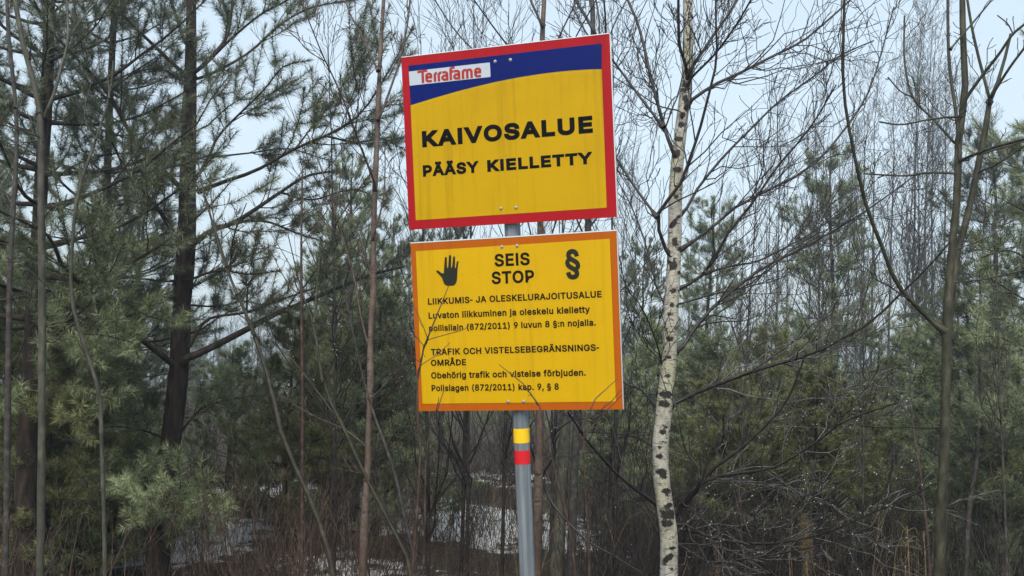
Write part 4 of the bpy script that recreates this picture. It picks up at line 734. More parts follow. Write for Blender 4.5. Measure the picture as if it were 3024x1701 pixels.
AS = M['aspen']; AL = M['alder']; TO = M['twig_olive']; TR = M['twig_red']; TG = M['twig_grey']
traced_tree('aspen_sapling', 'slim grey barked aspen sapling forking high up in front of the frame edge pine', 'aspen tree',
    [(40, -60, 13), (45, 0, 14), (63, 110, 15), (90, 208, 16), (118, 327, 17), (121, 570, 19), (124, 835, 20), (124, 1130, 21), (122, 1400, 22), (118, 1701, 23)], (4.9, 5.1), AS,
    [(B((124, 352), (157, 283), (180, 200), (200, 118), (197, 0), (190, -70)), 11, 5, .3, dict(n1=5)),
     (B((200, 118), (240, 60), (283, 8), (310, -50)), 7, 4, .2, dict(n1=4, D=5.2)),
     (B((88, 175), (92, 120), (82, 80)), 5, 2, -.2, dict(n1=2)),
     (B((122, 410), (60, 385), (0, 365), (-40, 350)), 6, 3, -.3, dict(n1=4)),
     (B((122, 415), (60, 420), (0, 400)), 5, 3, .3, dict(n1=4)),
     (B((126, 690), (100, 660), (40, 640), (-10, 615)), 7, 3, -.2, dict(n1=4)),
     (B((126, 650), (160, 610), (220, 595)), 5, 2, -.2, dict(n1=3)),
     (B((124, 1000), (160, 1010), (210, 960), (260, 930)), 5, 3, -.2, dict(n1=3)),
     (B((122, 880), (160, 870), (60, 780), (-20, 775)), 5, 3, -.3, dict(n1=3))], AS, 22, n1=4, n2=2, k=12)
traced_tree('aspen_sapling', 'thin dark sapling stem at the very edge of the picture', 'aspen tree',
    [(20, -40, 9), (24, 90, 11), (49, 354, 12), (43, 570, 14), (30, 784, 15), (24, 1130, 17), (20, 1450, 18), (15, 1701, 19)], (6.0, 6.2), TG,
    [(B((45, 320), (70, 290), (85, 270)), 5, 2, .2), (B((40, 620), (10, 560), (-20, 520)), 6, 3, .2), (B((26, 1100), (70, 1010), (85, 900), (130, 700)), 6, 3, -.3)], TG, 23, n1=4, n2=2)
traced_tree('sapling', 'pale leaning sapling stem in front of the big limbed pine, bare of leaves', 'sapling',
    [(335, 180, 5), (322, 291, 7), (283, 413, 8), (232, 566, 9), (215, 700, 10), (215, 900, 11), (290, 1150, 11), (300, 1300, 12), (310, 1701, 13)], (5.9, 6.1), AS,
    [(B((322, 291), (318, 230), (300, 190)), 4, 2, .1), (B((283, 413), (250, 350), (262, 270), (300, 160)), 4, 2, .2)], AS, 24, n1=4, n2=2)
traced_tree('alder_sapling', 'tall olive grey sapling with a forked top standing near the picture edge', 'alder tree',
    [(2841, -60, 17), (2842, 0, 18), (2844, 118, 18), (2850, 236, 19), (2848, 295, 20), (2831, 413, 21), (2827, 570, 22), (2809, 757, 23), (2797, 953, 26), (2793, 1130, 27), (2789, 1327, 28), (2777, 1524, 29), (2773, 1701, 30)], (4.8, 5.0), AL,
    [(B((2830, 395), (2820, 310), (2809, 236), (2801, 149), (2799, 0), (2800, -60)), 11, 8, .2, dict(n1=5)),
     (B((2806, 146), (2840, 105), (2875, 65), (2926, 3)), 6, 5, .1, dict(n1=3)),
     (B((2852, 293), (2903, 220), (2950, 160), (2990, 102), (3034, 65)), 11, 7, -.2, dict(n1=4)),
     (B((2782, 985), (2740, 935), (2675, 875), (2636, 812), (2605, 729), (2569, 639), (2546, 560), (2510, 393), (2490, 236), (2494, -20)), 16, 8, -.5, dict(n1=7)),
     (B((2822, 512), (2740, 510), (2671, 519), (2549, 513)), 8, 5, .2, dict(n1=4)),
     (B((2838, 344), (2800, 346), (2738, 354), (2660, 368), (2597, 360)), 7, 5, -.2, dict(n1=3)),
     (B((2825, 428), (2754, 350), (2695, 287), (2671, 177), (2671, 47)), 8, 5, .3, dict(n1=4)),
     (B((2695, 287), (2660, 270), (2622, 228)), 5, 4, .1, dict(n1=2, D=5.1)),
     (B((2830, 480), (2920, 440), (3030, 410)), 10, 8, -.3, dict(n1=3)),
     (B((2790, 1265), (2700, 1262), (2600, 1262), (2494, 1250)), 6, 4, .5, dict(n1=4, ndrop=14)),
     (B((2799, 830), (2900, 825), (3034, 795)), 6, 5, .4, dict(n1=3, ndrop=8))], AL, 25, n1=4, n2=2, m=34, k=14)
traced_tree('alder_sapling', 'second forked sapling crossing just behind the tall olive grey one', 'alder tree',
    [(2985, 100, 8), (2960, 200, 9), (2935, 275, 14), (2923, 297, 15), (2915, 354, 17), (2896, 452, 18), (2872, 570, 19), (2852, 658, 20), (2826, 757, 20), (2806, 934, 20), (2797, 1130, 20), (2788, 1400, 21), (2780, 1701, 22)], (5.2, 5.4), AL,
    [(B((2923, 295), (2892, 177), (2870, 80), (2852, -30)), 11, 8, .1, dict(n1=4)), (B((2925, 290), (2943, 260), (2985, 195), (3034, 130)), 9, 7, -.2, dict(n1=3)),
     (B((2992, 100), (2975, 70), (2945, 45)), 5, 4, 0, dict(n1=2)), (B((2894, 455), (2960, 435), (3034, 415)), 9, 7, .2, dict(n1=3)),
     (B((2885, 512), (2960, 475), (3034, 425)), 7, 5, -.2, dict(n1=3))], AL, 26, n1=4, n2=2, m=30)
traced_tree('birch_sapling', 'slender young birch with peeling pinkish bark between the big pine and the sign', 'birch tree',
    [(1137, -60, 10), (1133, 0, 11), (1123, 165, 14), (1115, 374, 16), (1107, 565, 17), (1102, 737, 17), (1104, 835, 19), (1094, 993, 19), (1094, 1130, 20), (1089, 1248, 20), (1087, 1366, 21), (1079, 1485, 22), (1071, 1701, 25)], (5.8, 6.1), M['birch_young'],
    [(B((1122, 345), (1150, 270), (1180, 180), (1200, 90), (1214, -20)), 8, 5, .3), (B((1117, 210), (1070, 110), (1033, 39), (1010, -30)), 7, 4, .4),
     (B((1108, 545), (1060, 420), (1025, 323), (990, 240), (954, 165), (895, 20), (870, -40)), 8, 3, -.4, dict(n1=20)),
     (B((1100, 700), (1130, 600), (1137, 500), (1136, 430)), 7, 3, .3), (B((1098, 830), (1070, 720), (1010, 600), (980, 530)), 6, 3, .2),
     (B((1090, 1030), (1065, 930), (1049, 835), (1020, 730), (994, 639), (950, 500), (905, 390)), 9, 4, .5, dict(n1=10)),
     (B((1093, 1215), (1150, 1160), (1215, 1080), (1240, 980)), 6, 3, -.3, dict(ndrop=6)), (B((1088, 1325), (1020, 1270), (930, 1230), (830, 1170)), 6, 3, .3, dict(ndrop=6)),
     (B((1084, 1400), (1040, 1390), (1010, 1345)), 5, 3, .2), (B((1085, 1375), (1180, 1300), (1260, 1250)), 5, 3, -.2)], TR, 27, n1=8, n2=3, m=36, jitter=.10)
traced_tree('birch_tree', 'thin brown barked birch rising right behind the sign post', 'birch tree',
    [(1610, -60, 12), (1607, 0, 13), (1605, 50, 14), (1601, 120, 15), (1596, 400, 18), (1596, 700, 20), (1596, 1000, 22), (1594, 1215, 24), (1592, 1350, 26), (1589, 1500, 28), (1585, 1701, 30)], (6.8, 7.1), M['birch_brown'],
    [(B((1600, 75), (1585, 40), (1567, 0), (1555, -50)), 9, 6, .2), (B((1596, 1410), (1556, 1280), (1560, 1215), (1545, 1100)), 7, 4, -.2, dict(ndrop=8)),
     (B((1598, 1405), (1640, 1340), (1634, 1290), (1690, 1240), (1760, 1235), (1810, 1190)), 8, 4, -.3, dict(ndrop=8)),
     (B((1600, 1420), (1635, 1492), (1726, 1591), (1800, 1635), (1900, 1695)), 9, 5, -.5, dict(ndrop=8)), (B((1592, 1418), (1545, 1420), (1510, 1400), (1480, 1360)), 6, 3, -.2),
     (B((1600, 900), (1690, 700), (1720, 640), (1760, 500)), 7, 4, .4), (B((1598, 800), (1640, 660), (1680, 560)), 7, 4, -.2), (B((1598, 850), (1560, 660), (1520, 560)), 6, 4, .2),
     (B((1602, 220), (1660, 90), (1720, -30)), 7, 4, .3), (B((1602, 260), (1480, 110), (1400, 0)), 7, 4, -.2), (B((1602, 300), (1380, 130), (1270, -20)), 6, 4, .4), (B((1602, 330), (1680, 150), (1760, 0)), 6, 4, -.3)], BT, 28, n1=9, n2=3)
traced_tree('birch_tree', 'dark twin stemmed birch whose tops show above the sign near its upper corner', 'birch tree',
    [(1742, -60, 13), (1748, 0, 14), (1752, 100, 15), (1745, 400, 18), (1735, 700, 20), (1720, 1000, 22), (1700, 1300, 24), (1690, 1560, 26)], (7.6, 8.0), TG,
    [(B((1757, 100), (1730, 50), (1700, 0), (1680, -40)), 12, 8, .1), (B((1750, 300), (1785, 140), (1788, 60), (1780, -30)), 9, 6, -.3), (B((1748, 280), (1770, 90), (1755, -30)), 8, 5, .3), (B((1745, 350), (1800, 110), (1850, 0)), 7, 4, .2),
     (B((1735, 680), (1790, 600), (1830, 480)), 7, 4, .2), (B((1735, 720), (1700, 640), (1660, 560)), 7, 4, -.2)], BT, 29, n1=10, n2=3)
traced_tree('bare_tree', 'smooth grey green trunk among the brush close behind the sign post', 'bare tree',
    [(1690, 700, 26), (1680, 1000, 30), (1668, 1264, 34), (1654, 1524, 36), (1648, 1600, 38)], (9.2, 9.6), AS,
    [(B((1670, 1150), (1720, 1080), (1760, 1020)), 8, 4, .3), (B((1675, 1100), (1610, 1000), (1590, 900)), 8, 4, .3)], TG, 30)
# thin leaning stems of the thicket, each rooted in the litter
def stem(label, tr, D, seed, limbs=(), mat=TO, **kw):
    return traced_tree('sapling', label, 'sapling', tr, D, mat, list(limbs), mat, seed, 'thin bare saplings in the thicket', m=20, k=7, jitter=.10, **kw)
stem('olive multi branched sapling leaning over the long low limb of the big pine', [(585, 480, 4), (600, 564, 6), (679, 816, 9), (738, 954, 10), (797, 1130, 12), (836, 1295, 13), (923, 1492, 15), (985, 1701, 16)], (5.2, 5.6), 31,
     [(B((700, 870), (650, 740), (625, 600), (620, 500)), 6, 3, .2), (B((679, 800), (690, 700), (728, 600)), 6, 3, -.2), (B((668, 790), (740, 770), (805, 755)), 6, 4, .2), (B((745, 960), (690, 850), (640, 700)), 5, 3, .2)], n1=5, n2=2, ndrop=5)
stem('long thin stem curving past the pinkish birch towards the ground by the post', [(850, 690, 3), (899, 894, 5), (927, 954, 7), (954, 1130, 9), (1013, 1260, 10), (1088, 1425, 11), (1171, 1583, 12), (1214, 1701, 13)], (5.0, 5.3), 32,
     [(B((927, 954), (940, 800), (955, 700)), 5, 2, .2), (B((1013, 1260), (940, 1160), (860, 1060), (790, 1000)), 6, 3, .3), (B((954, 1130), (990, 1050), (1010, 980)), 5, 2, -.2)], n1=6, n2=2, ndrop=6)
stem('dark red stem rising beside the lower panel with shoots across its text', [(1325, 845, 2.2), (1295, 920, 3.6), (1261, 999, 5.0), (1236, 1089, 6.5), (1231, 1209, 7.9), (1242, 1287, 8.6), (1234, 1484, 9.4), (1218, 1701, 10.8)], (3.72, 3.8), 33,
     [(B((1262, 1000), (1235, 930), (1220, 900)), 3, 2, 0), (B((1261, 1006), (1310, 990), (1365, 975), (1385, 962)), 3, 2, .05), (B((1238, 1085), (1290, 1048), (1310, 1030), (1329, 1012)), 3, 2, .05), (B((1252, 1022), (1225, 990), (1215, 975)), 3, 2, 0), (B((1240, 1066), (1228, 1060), (1218, 1050)), 3, 2, 0)], TR, n1=2, n2=0, rmin=.0009, lr=(.1, .3))
stem('thin red shoot crossing the bottom edge of the lower panel near its bolts', [(1473, 1076, 2.2), (1520, 1110, 2.9), (1556, 1145, 3.6), (1580, 1180, 4.3), (1597, 1212, 5.0), (1640, 1400, 6.5), (1700, 1701, 7.9)], (3.75, 3.8), 34, [(B((1570, 1170), (1560, 1168)), 3, 2, 0), (B((1586, 1195), (1581, 1180)), 3, 2, 0)], TR, n1=1, n2=0, rmin=.0009)
stem('red shoots bending over the lower corner of the orange border', [(1823, 1119, 2.2), (1780, 1155, 2.9), (1748, 1190, 3.6), (1734, 1215, 4.3), (1722, 1300, 5.0), (1730, 1480, 6.5), (1740, 1701, 7.9)], (3.75, 3.8), 35, [(B((1740, 1235), (1800, 1190), (1835, 1150)), 4, 2, 0), (B((1726, 1290), (1780, 1225), (1838, 1165)), 4, 2, 0)], TR, n1=2, n2=0, rmin=.0009, lr=(.1, .25))
stem('forked red shoot in front of the lower panel under its last text line', [(1312, 1150, 2.2), (1300, 1185, 2.9), (1285, 1230, 3.6), (1260, 1330, 4.3), (1255, 1500, 5.8), (1250, 1701, 6.5)], (3.8, 3.85), 36, [(B((1284, 1235), (1290, 1200), (1296, 1180)), 4, 2, 0)], TR, n1=3, n2=0, rmin=.0009)
stem('slim dark sapling leaning over the bright snow patch', [(1010, 820, 3), (1046, 1000, 5), (1090, 1180, 7), (1160, 1380, 9), (1195, 1530, 10), (1230, 1701, 11)], (5.6, 5.8), 37, [(B((1090, 1180), (1160, 1110), (1200, 1050)), 4, 2, .2)], M['twig_grey'], n1=9, n2=2)
stem('reddish thin sapling standing before the limbs of the big pine', [(893, 500, 5), (892, 560, 6), (890, 720, 8), (890, 900, 9), (893, 1130, 10), (893, 1400, 11), (890, 1701, 12)], (6.9, 7.1), 38, [(B((891, 720), (940, 660), (985, 590)), 4, 2, .2), (B((891, 880), (840, 820), (800, 740)), 4, 2, .2)], TR, n1=10, n2=2)
stem('dark forked sapling with a swollen knot beside the alder saplings', [(2893, 800, 4), (2895, 950, 6), (2892, 1130, 9), (2884, 1366, 12), (2864, 1485, 13), (2855, 1640, 14)], (7.6, 7.8), 39, [(B((2885, 1370), (2950, 1320), (2985, 1270)), 5, 3, .2, dict(ndrop=8)), (B((2884, 1365), (2860, 1260), (2850, 1190)), 5, 3, .2), (B((2886, 1362), (2800, 1300), (2770, 1265)), 5, 3, .2)], TG, n1=9, n2=2)
stem('red stemmed sapling behind the tall olive grey alder sapling', [(2690, 1190, 4), (2700, 1290, 6), (2718, 1400, 8), (2735, 1550, 9), (2745, 1701, 10)], (5.5, 5.7), 40, [], TR, n1=12, n2=2)
for i, (xt, yt, xb, D, mt, lb) in enumerate([
    (1230, -40, 1290, 7.3, 'd', 'leaning dark sapling filling the gap above the sign corner by the white plate'), (1345, -60, 1400, 8.4, 'd', 'thin upright sapling seen above the middle of the red border'),
    (1420, -80, 1380, 9.2, 'd', 'slanting fine twigged sapling seen over the blue band'), (1520, -50, 1500, 8.8, 'd', 'fine sapling whose stem shows in the gap over the post'),
    (1690, -60, 1640, 10.2, 'g', 'tall thin sapling among the crossing twigs above the sign'), (1850, -50, 1830, 8.2, 'd', 'sapling crossing the white birch branches beside the sign'),
    (960, -40, 1010, 8.0, 'd', 'thin sapling with fine rising twigs between the pine limbs and the pinkish birch'), 
    (2250, 330, 2180, 9.5, 'g', 'grey sapling with fine twigs behind the white birch branches'), (2420, 300, 2440, 10.5, 'g', 'fine twigged sapling before the hazy birch stand'),
    (2540, 520, 2560, 8.6, 'g', 'grey sapling in front of the far pines'), (2960, 560, 2985, 7.2, 'g', 'thin sapling standing before the frame edge pine boughs')]):
    rng = np.random.default_rng(500+i); p, H = at(xt, yt, D); q = px(xb, 1240, D); lean = ((p[0]-q[0])/H, rng.uniform(-.03, .03))
    tr_, cr_ = sapling_data(rng, H, H*.0030+.003, lean, 34, (.14, .32), (24, 50), 8, 0, t=(.12, .97), rmin=.0019)
    base = (q[0], q[1], float(gz(q[0], q[1]))-.03); e = empty('sapling', base, lb, 'sapling', 'thin bare saplings in the thicket'); mm = M['twig_dark'] if mt == 'd' else TG
    link('trunk', make_mesh('trunk', [tr_], [mm]), e); link('crown', make_mesh('crown', cr_, [mm]), e)
# ------------------------------------------------------------------ pines behind
MATS3 = {'d': ND, 'g': NG, 'o': NO}
PRO = {
 'young': pine_proto(61, 3.2, .04, .95, .25, .10, .30, (4, 6), (10, 50), .35, 560, .082, .0042, NG, 9, 3),
 'young_olive': pine_proto(62, 3.0, .04, 1.0, .25, .08, .28, (4, 6), (5, 45), .3, 540, .082, .0042, NO, 9, 3),
 'mid': pine_proto(63, 6.5, .075, 1.5, .35, .22, .42, (4, 6), (0, 45), .32, 420, .09, .0055, NG, 9, 3),
 'mid_dark': pine_proto(64, 7.0, .08, 1.6, .35, .25, .40, (4, 6), (-5, 42), .30, 420, .09, .0055, ND, 8, 3),
 'tall': pine_proto(65, 11, .11, 2.0, .5, .38, .50, (4, 6), (-5, 40), .3, 330, .10, .0065, ND, 8, 3)}
for i, (kind, x, y, D, sxy, lb) in enumerate([
    ('mid', 1062, 470, 13.5, 1.0, 'hazy young pine with upright candle tips left of the sign'),
    ('mid_dark', 1010, 760, 13.0, 1.0, 'dark pine in the middle of the gap between the big pine and the sign'),
    ('mid', 1010, 640, 12.6, 1.1, 'hazy green pine behind the pinkish birch'),
    ('young', 1140, 850, 10.8, 1.3, 'bushy green pine close to the edge of the lower panel'),
    ('young', 1955, 960, 14.5, 1.3, 'bushy bluish pine right behind the white birch stem'),
    ('young', 2400, 985, 14.8, 1.4, 'wide bushy pine between the white birch and the far trunks'),
    ('young_olive', 2140, 1130, 10.4, 1.5, 'wide olive pine under the long rising birch branch'),
    ('young_olive', 2420, 1120, 10.0, 1.5, 'wide olive pine in the middle of the dark brush'),
    ('young', 2890, 900, 10.2, 1.4, 'bushy green pine behind the forked sapling at the edge'),
    ('young', 60, 770, 8.7, 1.25, 'bushy green pine at the frame edge behind the thin edge sapling'),
    ('young', 265, 800, 8.9, 1.25, 'bushy green pine between the edge pine and the big limbed pine'),
    ('young_olive', 160, 1010, 8.3, 1.3, 'olive pine low between the aspen sapling and the pale leaning sapling'),
    ('young', 350, 1010, 9.4, 1.2, 'bushy pine low on the near side of the slender dark pine'),
    ('mid', 1185, 640, 15.5, 1.0, 'hazy pine top peeping out beside the gap between the panels'),
    ('young_olive', 860, 960, 10.2, 1.2, 'olive young pine low in the brush under the long bare limb'),
    ('young_olive', 1075, 930, 11.6, 1.2, 'olive young pine behind the foot of the pinkish birch'),
    ('young', 690, 1040, 12.0, 1.3, 'small green pine in the gap right of the big pine trunk'),
    ('young', 1200, 1120, 12.8, 1.1, 'young pine half hidden by the lower corner of the orange panel'),
    ('mid', 2088, 585, 17.5, 1.05, 'hazy pine with a thin trunk just behind the white birch'),
    ('mid_dark', 1905, 700, 16.0, 1.0, 'bluish pine between the sign and the white birch'),
    ('young', 1815, 1090, 11.2, 1.3, 'green young pine low between the sign and the white birch'),
    ('young', 2090, 1000, 12.6, 1.3, 'dense young pine close behind the white birch trunk'),
    ('young_olive', 2290, 1010, 12.4, 1.3, 'broad olive young pine in the brush between birch and alder'),
    ('mid', 2482, 440, 17.0, 1.1, 'tall hazy pine with drooping boughs in front of the far birches'),
    ('young', 2690, 985, 13.2, 1.3, 'green young pine beside the crossing of the two bare branches'),
    ('young_olive', 2560, 1190, 10.6, 1.4, 'low olive young pine beyond the long dark birch branches'),
    ('young_olive', 2230, 1190, 11.0, 1.4, 'low spreading olive pine behind the lowest birch branches'),
    ('mid_dark', 2955, 365, 14.5, 1.15, 'dark pine with a pointed top at the edge of the sky'),
    ('mid', 3040, 600, 9.4, 1.25, 'bright green pine boughs filling the picture edge'),
    ('young', 2970, 1100, 9.0, 1.3, 'olive pine low in the corner behind the thin forked sapling'),
    ('mid_dark', 430, 480, 13.0, 1.1, 'dense pine behind the slender dark pine'),
    ('tall', -60, -150, 11.5, 1.0, 'tall dark pine half outside the picture'),
    ('mid', 40, 700, 9.4, 1.1, 'green pine low behind the thin edge sapling'),
    ('young_olive', 215, 1120, 9.3, 1.2, 'olive young pine under the dark edge pine'),
    ('young_olive', 380, 1180, 10.4, 1.1, 'olive young pine beside the big pine trunk'),
    ('mid', 1520, 760, 18.0, 1.0, 'hazy pine hidden behind the panels with boughs below them'),
    ('mid_dark', 1330, 600, 19.0, 1.0, 'dark pine whose boughs show under the red border')]):
    rng = np.random.default_rng(700+i); p, H = at(x, y, D)
    place_two('pine_tree', PRO[kind], p, H, rng.uniform(0, 6.28), lb, 'pine tree', 'young pines behind the sign', sxy, rng.uniform(-.02, .03))
# hazy stand of tall bare birches
BP = []
for s in range(5):
    rng = np.random.default_rng(80+s); H = 9.0
    a_, b_ = sapling_data(rng, H, .036, (rng.uniform(-.03, .03), 0), 36, (.12, .26), (18, 42), 8, 3, t=(.18, .98), up=.1, rmin=.0033, wob=.04)
    BP.append((make_mesh('trunk', [a_], [TG]), make_mesh('crown', b_, [TG]), H))
BL = {0: 'tall bare birch with fine twigs in the hazy stand beyond the alder saplings', 1: 'bare birch in the misty wood behind the white birch', 2: 'bare birch in the misty wood glimpsed through the pines'}
for i, (x, y, D, z) in enumerate([(2670, 120, 25, 0), (2705, 50, 27, 0), (2750, 70, 25, 0), (2800, 160, 26, 0), (2640, 180, 29, 0), (2590, 200, 27, 0), (2515, 210, 24, 0), (2560, 260, 30, 0), (2850, 200, 29, 0), (2730, 130, 31, 0), (2900, 260, 30, 0), (2450, 250, 28, 0), (2770, 40, 33, 0),
     (2400, 320, 30, 1), (2340, 380, 28, 1), (2270, 430, 26, 1), (2200, 480, 29, 1), (2130, 470, 25, 1), (1890, 430, 27, 1), (1840, 480, 24, 1), (2050, 520, 30, 1), (2310, 300, 34, 1), (2490, 350, 34, 1),
     (780, 700, 26, 2), (940, 650, 27, 2), (640, 760, 30, 2), (1150, 560, 28, 2), (1220, 520, 30, 2)]):
    rng = np.random.default_rng(900+i); p, H = at(x, y, D)
    place_two('birch_tree', BP[i % 5], p, H, rng.uniform(0, 6.28), BL[z], 'birch tree', ('birches in the hazy stand', 'birches in the misty wood behind the white birch', 'birches in the misty wood behind the pines')[z], rng.uniform(.8, 1.1), rng.uniform(-.03, .04))
# shrubs: clumps of thin stems
def shrub_mesh(seed, mat, H=1.7, ns=15, spread=.34, n1=5, n2=2, rb=.0075):
    rng = np.random.default_rng(seed); m = 8; s = np.linspace(0, 1, m)[None, :, None]
    b = np.concatenate([rng.normal(size=(ns, 2))*.13, np.zeros((ns, 1))], 1); d = rng.normal(size=(ns, 3))*spread; d[:, 2] = 1; d = nrm(d)
    L = H*rng.uniform(.45, 1.05, (ns, 1, 1)); P = b[:, None]+d[:, None]*L*s; P[:, :, 2] += .06*L[:, :, 0]*s[:, :, 0]**2
    P += np.cumsum(rng.normal(size=(ns, m, 3)), axis=1)*L*.012*s
    R = np.maximum(rb*rng.uniform(.5, 1.1, (ns, 1))*(1-.75*s[:, :, 0]), .0022)
    P1, R1 = spawn(rng, P, R, n1, (.25, .97), (15, 45), (.2, .42), 5, .15, .15, .08, .6, .0021)
    P2, R2 = spawn(rng, P1, R1, n2, (.2, .95), (20, 50), (.25, .5), 4, .1, .1, .08, .7, .0018)
    return make_mesh('shrub', [tubes(P, R, 5)+(0,), tubes(P1, R1, 4)+(0,), tubes(P2, R2, 3)+(0,)], [mat])
SP = {'r': [shrub_mesh(s, TR) for s in (101, 102, 103)], 'g': [shrub_mesh(s, TG, 1.9) for s in (104, 105, 106)], 'd': [shrub_mesh(s, BT, 1.8, 18) for s in (107, 108, 109)]}
rng = np.random.default_rng(77)
ZL = {'r': ('reddish bare shrub of thin stems in the brush under the pines', 'red brown shrubs under the pines'), 'g': ('grey brown bare shrub of thin stems in the brush around the snow', 'grey shrubs around the snow'), 'd': ('dark wet shrub of thin stems under the low birch branches', 'dark shrubs under the birch branches')}
for zone, x0, x1, y0, y1, n, h0, h1 in (('r', -60, 1200, 5.8, 9.5, 12, .45, .75), ('r', 700, 1300, 6.0, 8.5, 7, .45, .75), ('r', -80, 1350, 4.7, 6.6, 10, .42, .72), ('r', 1450, 3050, 4.9, 7.0, 9, .34, .55), ('g', 1000, 1950, 9.0, 13, 26, .4, .7), ('g', 200, 900, 8.5, 12, 8, .4, .75), ('g', 200, 1900, 13.5, 19, 26, .55, .9), ('d', 1900, 2800, 7.5, 13.5, 40, .4, .75), ('d', 1700, 2100, 7.5, 9, 6, .4, .6), ('g', 2500, 3080, 8, 13, 18, .45, .8), ('g', 1950, 2900, 14, 21, 26, .7, 1.05)):
    for _ in range(n):
        D = rng.uniform(y0, y1); p = px(rng.uniform(x0, x1), 1100, D); me = SP[zone][rng.integers(3)]
        o = link('shrub', me, None, (p[0], p[1], float(gz(p[0], p[1]))-.02)); o.rotation_euler = (0, 0, rng.uniform(0, 6.28)); k = rng.uniform(h0, h1); o.scale = (k*1.1, k*1.1, k)
        tag(o, ZL[zone][0], 'shrub', ZL[zone][1])
# uncountable: the brush of dead stems and grass, and the far wood
def brush():
    rng = np.random.default_rng(5); N = 3100; D = 7.0+np.abs(rng.normal(size=N))*7; x = (rng.uniform(-.72, .78, N))*D; y = D
    H = rng.uniform(.25, 1.25, N)*np.where(D > 10, 1.15, .9); m = 6; s = np.linspace(0, 1, m)[None, :, None]
    snowy = np.array([sum(v*np.exp(-(((x-a)/rx)**2+((y-b)/ry)**2)**2) for a, b, rx, ry, v in SNOW)])[0]
    keep = rng.uniform(size=N) > np.clip(snowy*1.1, 0, .7); x, y, H = x[keep], y[keep], H[keep]; N = len(x)
    b = np.stack([x, y, gz(x, y)-.02], -1); d = rng.normal(size=(N, 3))*.20; d[:, 2] = 1; d = nrm(d)
    P = b[:, None]+d[:, None]*H[:, None, None]*s; P += np.cumsum(rng.normal(size=(N, m, 3)), axis=1)*.014*s
    R = np.maximum(rng.uniform(.002, .005, (N, 1))*(1-.7*s[:, :, 0]), .0018)
    P1, R1 = spawn(rng, P, R, 3, (.3, .97), (15, 50), (.2, .45), 4, .1, .15, .08, .6, .0016)
    q = rng.uniform(size=N); q1 = np.repeat(q, 3); parts = []
    left = np.where(x < .6, 1, 0); l1 = np.repeat(left, 3)
    for mi, (lo_, hi_) in enumerate(((0, .45), (.45, .85), (.85, 1.01))):
        k = (q >= lo_) & (q < hi_); k1 = (q1 >= lo_) & (q1 < hi_)
        for side in (0, 1):
            a1, a2 = k & (left == side), k1 & (l1 == side); mat = ((3, 1, 2), (0, 1, 2))[side][mi]
            if a1.any(): parts += [tubes(P[a1], R[a1], 4)+(mat,), tubes(P1[a2], R1[a2], 3)+(mat,)]
    tag(link('undergrowth', make_mesh('undergrowth', parts, [TR, TG, M['straw'], BT])), 'tangle of thin dead stems and grass covering the forest floor', 'undergrowth', kind='stuff')
brush()
def far_wood():
    rng = np.random.default_rng(6); parts = []
    for i in range(16):
        pass
    N = 380; D = rng.uniform(34, 85, N); x = rng.uniform(-.78, .78, N)*D; z = gz(x, D); H = rng.uniform(3.0, 7.0, N)*np.clip(D/60, .7, 1.15); m = 6; s = np.linspace(0, 1, m)[None, :, None]
    b = np.stack([x, D, z-.05], -1); d = rng.normal(size=(N, 3))*.04; d[:, 2] = 1; P = b[:, None]+d[:, None]*H[:, None, None]*s
    R = np.maximum((.0042*H[:, None])*(1-.9*s[:, :, 0]), .006)
    P1, R1 = spawn(rng, P, R, 16, (.15, .98), (20, 45), (.14, .3), 4, .1, .2, .06, .6, .007)
    P2, R2 = spawn(rng, P1, R1, 5, (.15, .97), (20, 50), (.3, .55), 3, .05, .1, .06, .7, .006)
    parts += [tubes(P, R, 4)+(0,), tubes(P1, R1, 3)+(0,), tubes(P2, R2, 3)+(0,)]
    N = 140; D = rng.uniform(30, 80, N); x = rng.uniform(-.78, .78, N)*D; z = gz(x, D); H = rng.uniform(2.5, 6.0, N)*np.clip(D/55, .6, 1.2)
    b = np.stack([x, D, z-.05], -1); P = b[:, None]+np.array([0, 0, 1.])*H[:, None, None]*s; R = .01*H[:, None]*(1.05-s[:, :, 0])
    P1, R1 = spawn(rng, P, R, 46, (.12, .98), (50, 85), (.14, .26), 4, .25, .1, .05, .6, .008, .02, 1.5)
    nv = needles(rng, P1, .1, 34, .26, .035, (25, 70))
    parts += [tubes(P, R, 5)+(0,), tubes(P1, R1, 3)+(0,), nv+(1,)]
    tag(link('distant_wood', make_mesh('distant_wood', parts, [TG, ND], False)), 'far misty wood of bare trees and pines closing the view', 'wood', kind='stuff')
far_wood()
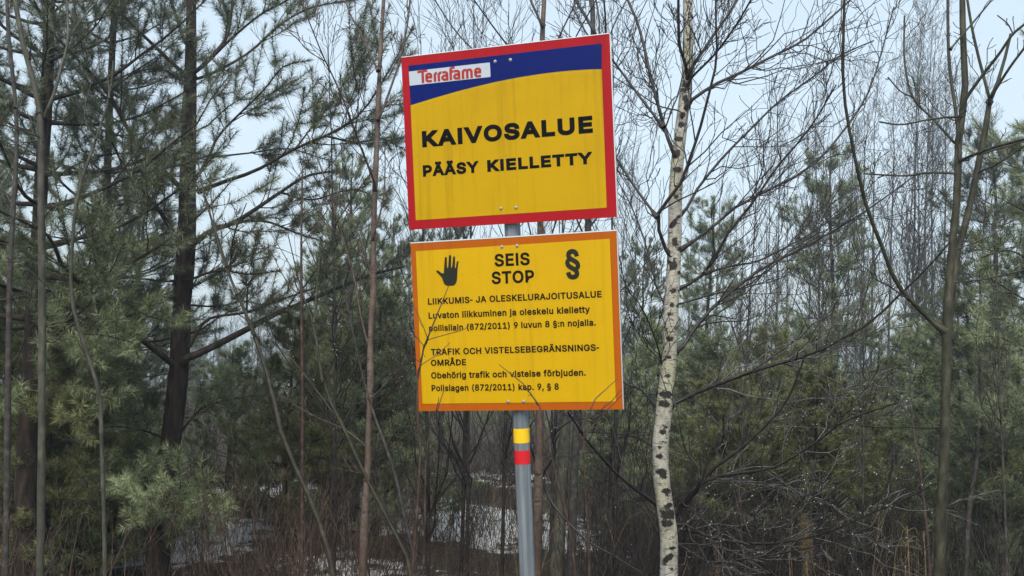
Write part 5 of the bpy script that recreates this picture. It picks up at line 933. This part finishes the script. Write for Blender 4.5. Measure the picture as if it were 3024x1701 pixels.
# dry plants
def dry_plant(x, y, D, lb, seed, H, fluffy):
    rng = np.random.default_rng(seed); p = px(x, y, D); g = float(gz(p[0], p[1])); h = p[2]-g
    e = empty('dry_plant', (p[0], p[1], g-.02), lb, 'dry plant', 'dry plants of last summer')
    m = 8; s = np.linspace(0, 1, m)[None, :, None]; P = np.zeros((1, m, 3))+np.array([0, 0, h])*s; P[..., 0] += .03*np.sin(3*s[..., 0])
    link('stem', make_mesh('stem', [tubes(P, np.full((1, m), .004), 5)+(0,)], [M['straw']]), e)
    if fluffy:
        P1 = P[:, -3:]; V, F = needles(rng, P1, .3, 2600, .075, .002, (30, 120)); Q = P[:, 3:]; V2, F2 = needles(rng, Q, 0, 260, .09, .003, (120, 165))
        link('seed_head', make_mesh('seed_head', [(V, F, 0), (V2, F2, 0)], [M['straw']], False), e)
    else:
        n = 12; a = rng.uniform(0, 6.28, n); L = rng.uniform(.15, .35, n); t = np.linspace(0, 1, 9)[None, :]
        Q = np.stack([np.cos(a)[:, None]*L[:, None]*.5*np.sin(t*2.4), np.sin(a)[:, None]*L[:, None]*.5*np.sin(t*2.4), h*rng.uniform(.6, 1, (n, 1))+L[:, None]*(.35*np.sin(t*3.0)-1.0*t**2)], -1)
        link('leaves', make_mesh('leaves', [tubes(Q, np.full((n, 9), .0022)*np.linspace(1, .4, 9), 3)+(0,)], [M['straw']]), e)
dry_plant(2375, 1530, 6.6, 'withered stalk with a pale fluffy seed head under the birch branches', 1, .5, True)
dry_plant(2676, 1545, 6.8, 'withered plant with drooping straw coloured leaves beside the alder foot', 2, .5, False)
dry_plant(2725, 1560, 7.0, 'withered reddish plant with drooping leaves close to the alder foot', 3, .5, False)
dry_plant(1456, 1440, 9.5, 'withered upright straw stalk standing in the snow left of the post', 4, .5, False)
# ------------------------------------------------------------------ damp air
if HAZE:
    X0, X1, Y0_, Y1_, Z0, Z1 = -77, 77, -16, 108, -5.2, 15.0
    V = [(x, y, z) for z in (Z0, Z1) for x, y in ((X0, Y0_), (X1, Y0_), (X1, Y1_), (X0, Y1_))]
    F = [(0, 3, 2, 1), (4, 5, 6, 7), (0, 1, 5, 4), (1, 2, 6, 5), (2, 3, 7, 6), (3, 0, 4, 7)]
    me = bpy.data.meshes.new('haze'); me.from_pydata(V, [], F); hm = bpy.data.materials.new('haze'); hm.use_nodes = True; t_ = hm.node_tree; t_.nodes.clear()
    vo = t_.nodes.new('ShaderNodeVolumePrincipled'); vo.inputs['Color'].default_value = (.90, .95, .98, 1); vo.inputs['Density'].default_value = HAZE; vo.inputs['Anisotropy'].default_value = .7; ou = t_.nodes.new('ShaderNodeOutputMaterial'); t_.links.new(vo.outputs[0], ou.inputs['Volume'])
    me.materials.append(hm); tag(link('haze', me), 'thin damp haze between the trees', 'haze', kind='stuff')
sc.cycles.volume_step_rate = 4; sc.cycles.max_bounces = 8; sc.cycles.diffuse_bounces = 4; sc.cycles.transmission_bounces = 4; sc.cycles.volume_bounces = 0; sc.cycles.use_denoising = True; sc.cycles.denoising_prefilter = 'NONE'
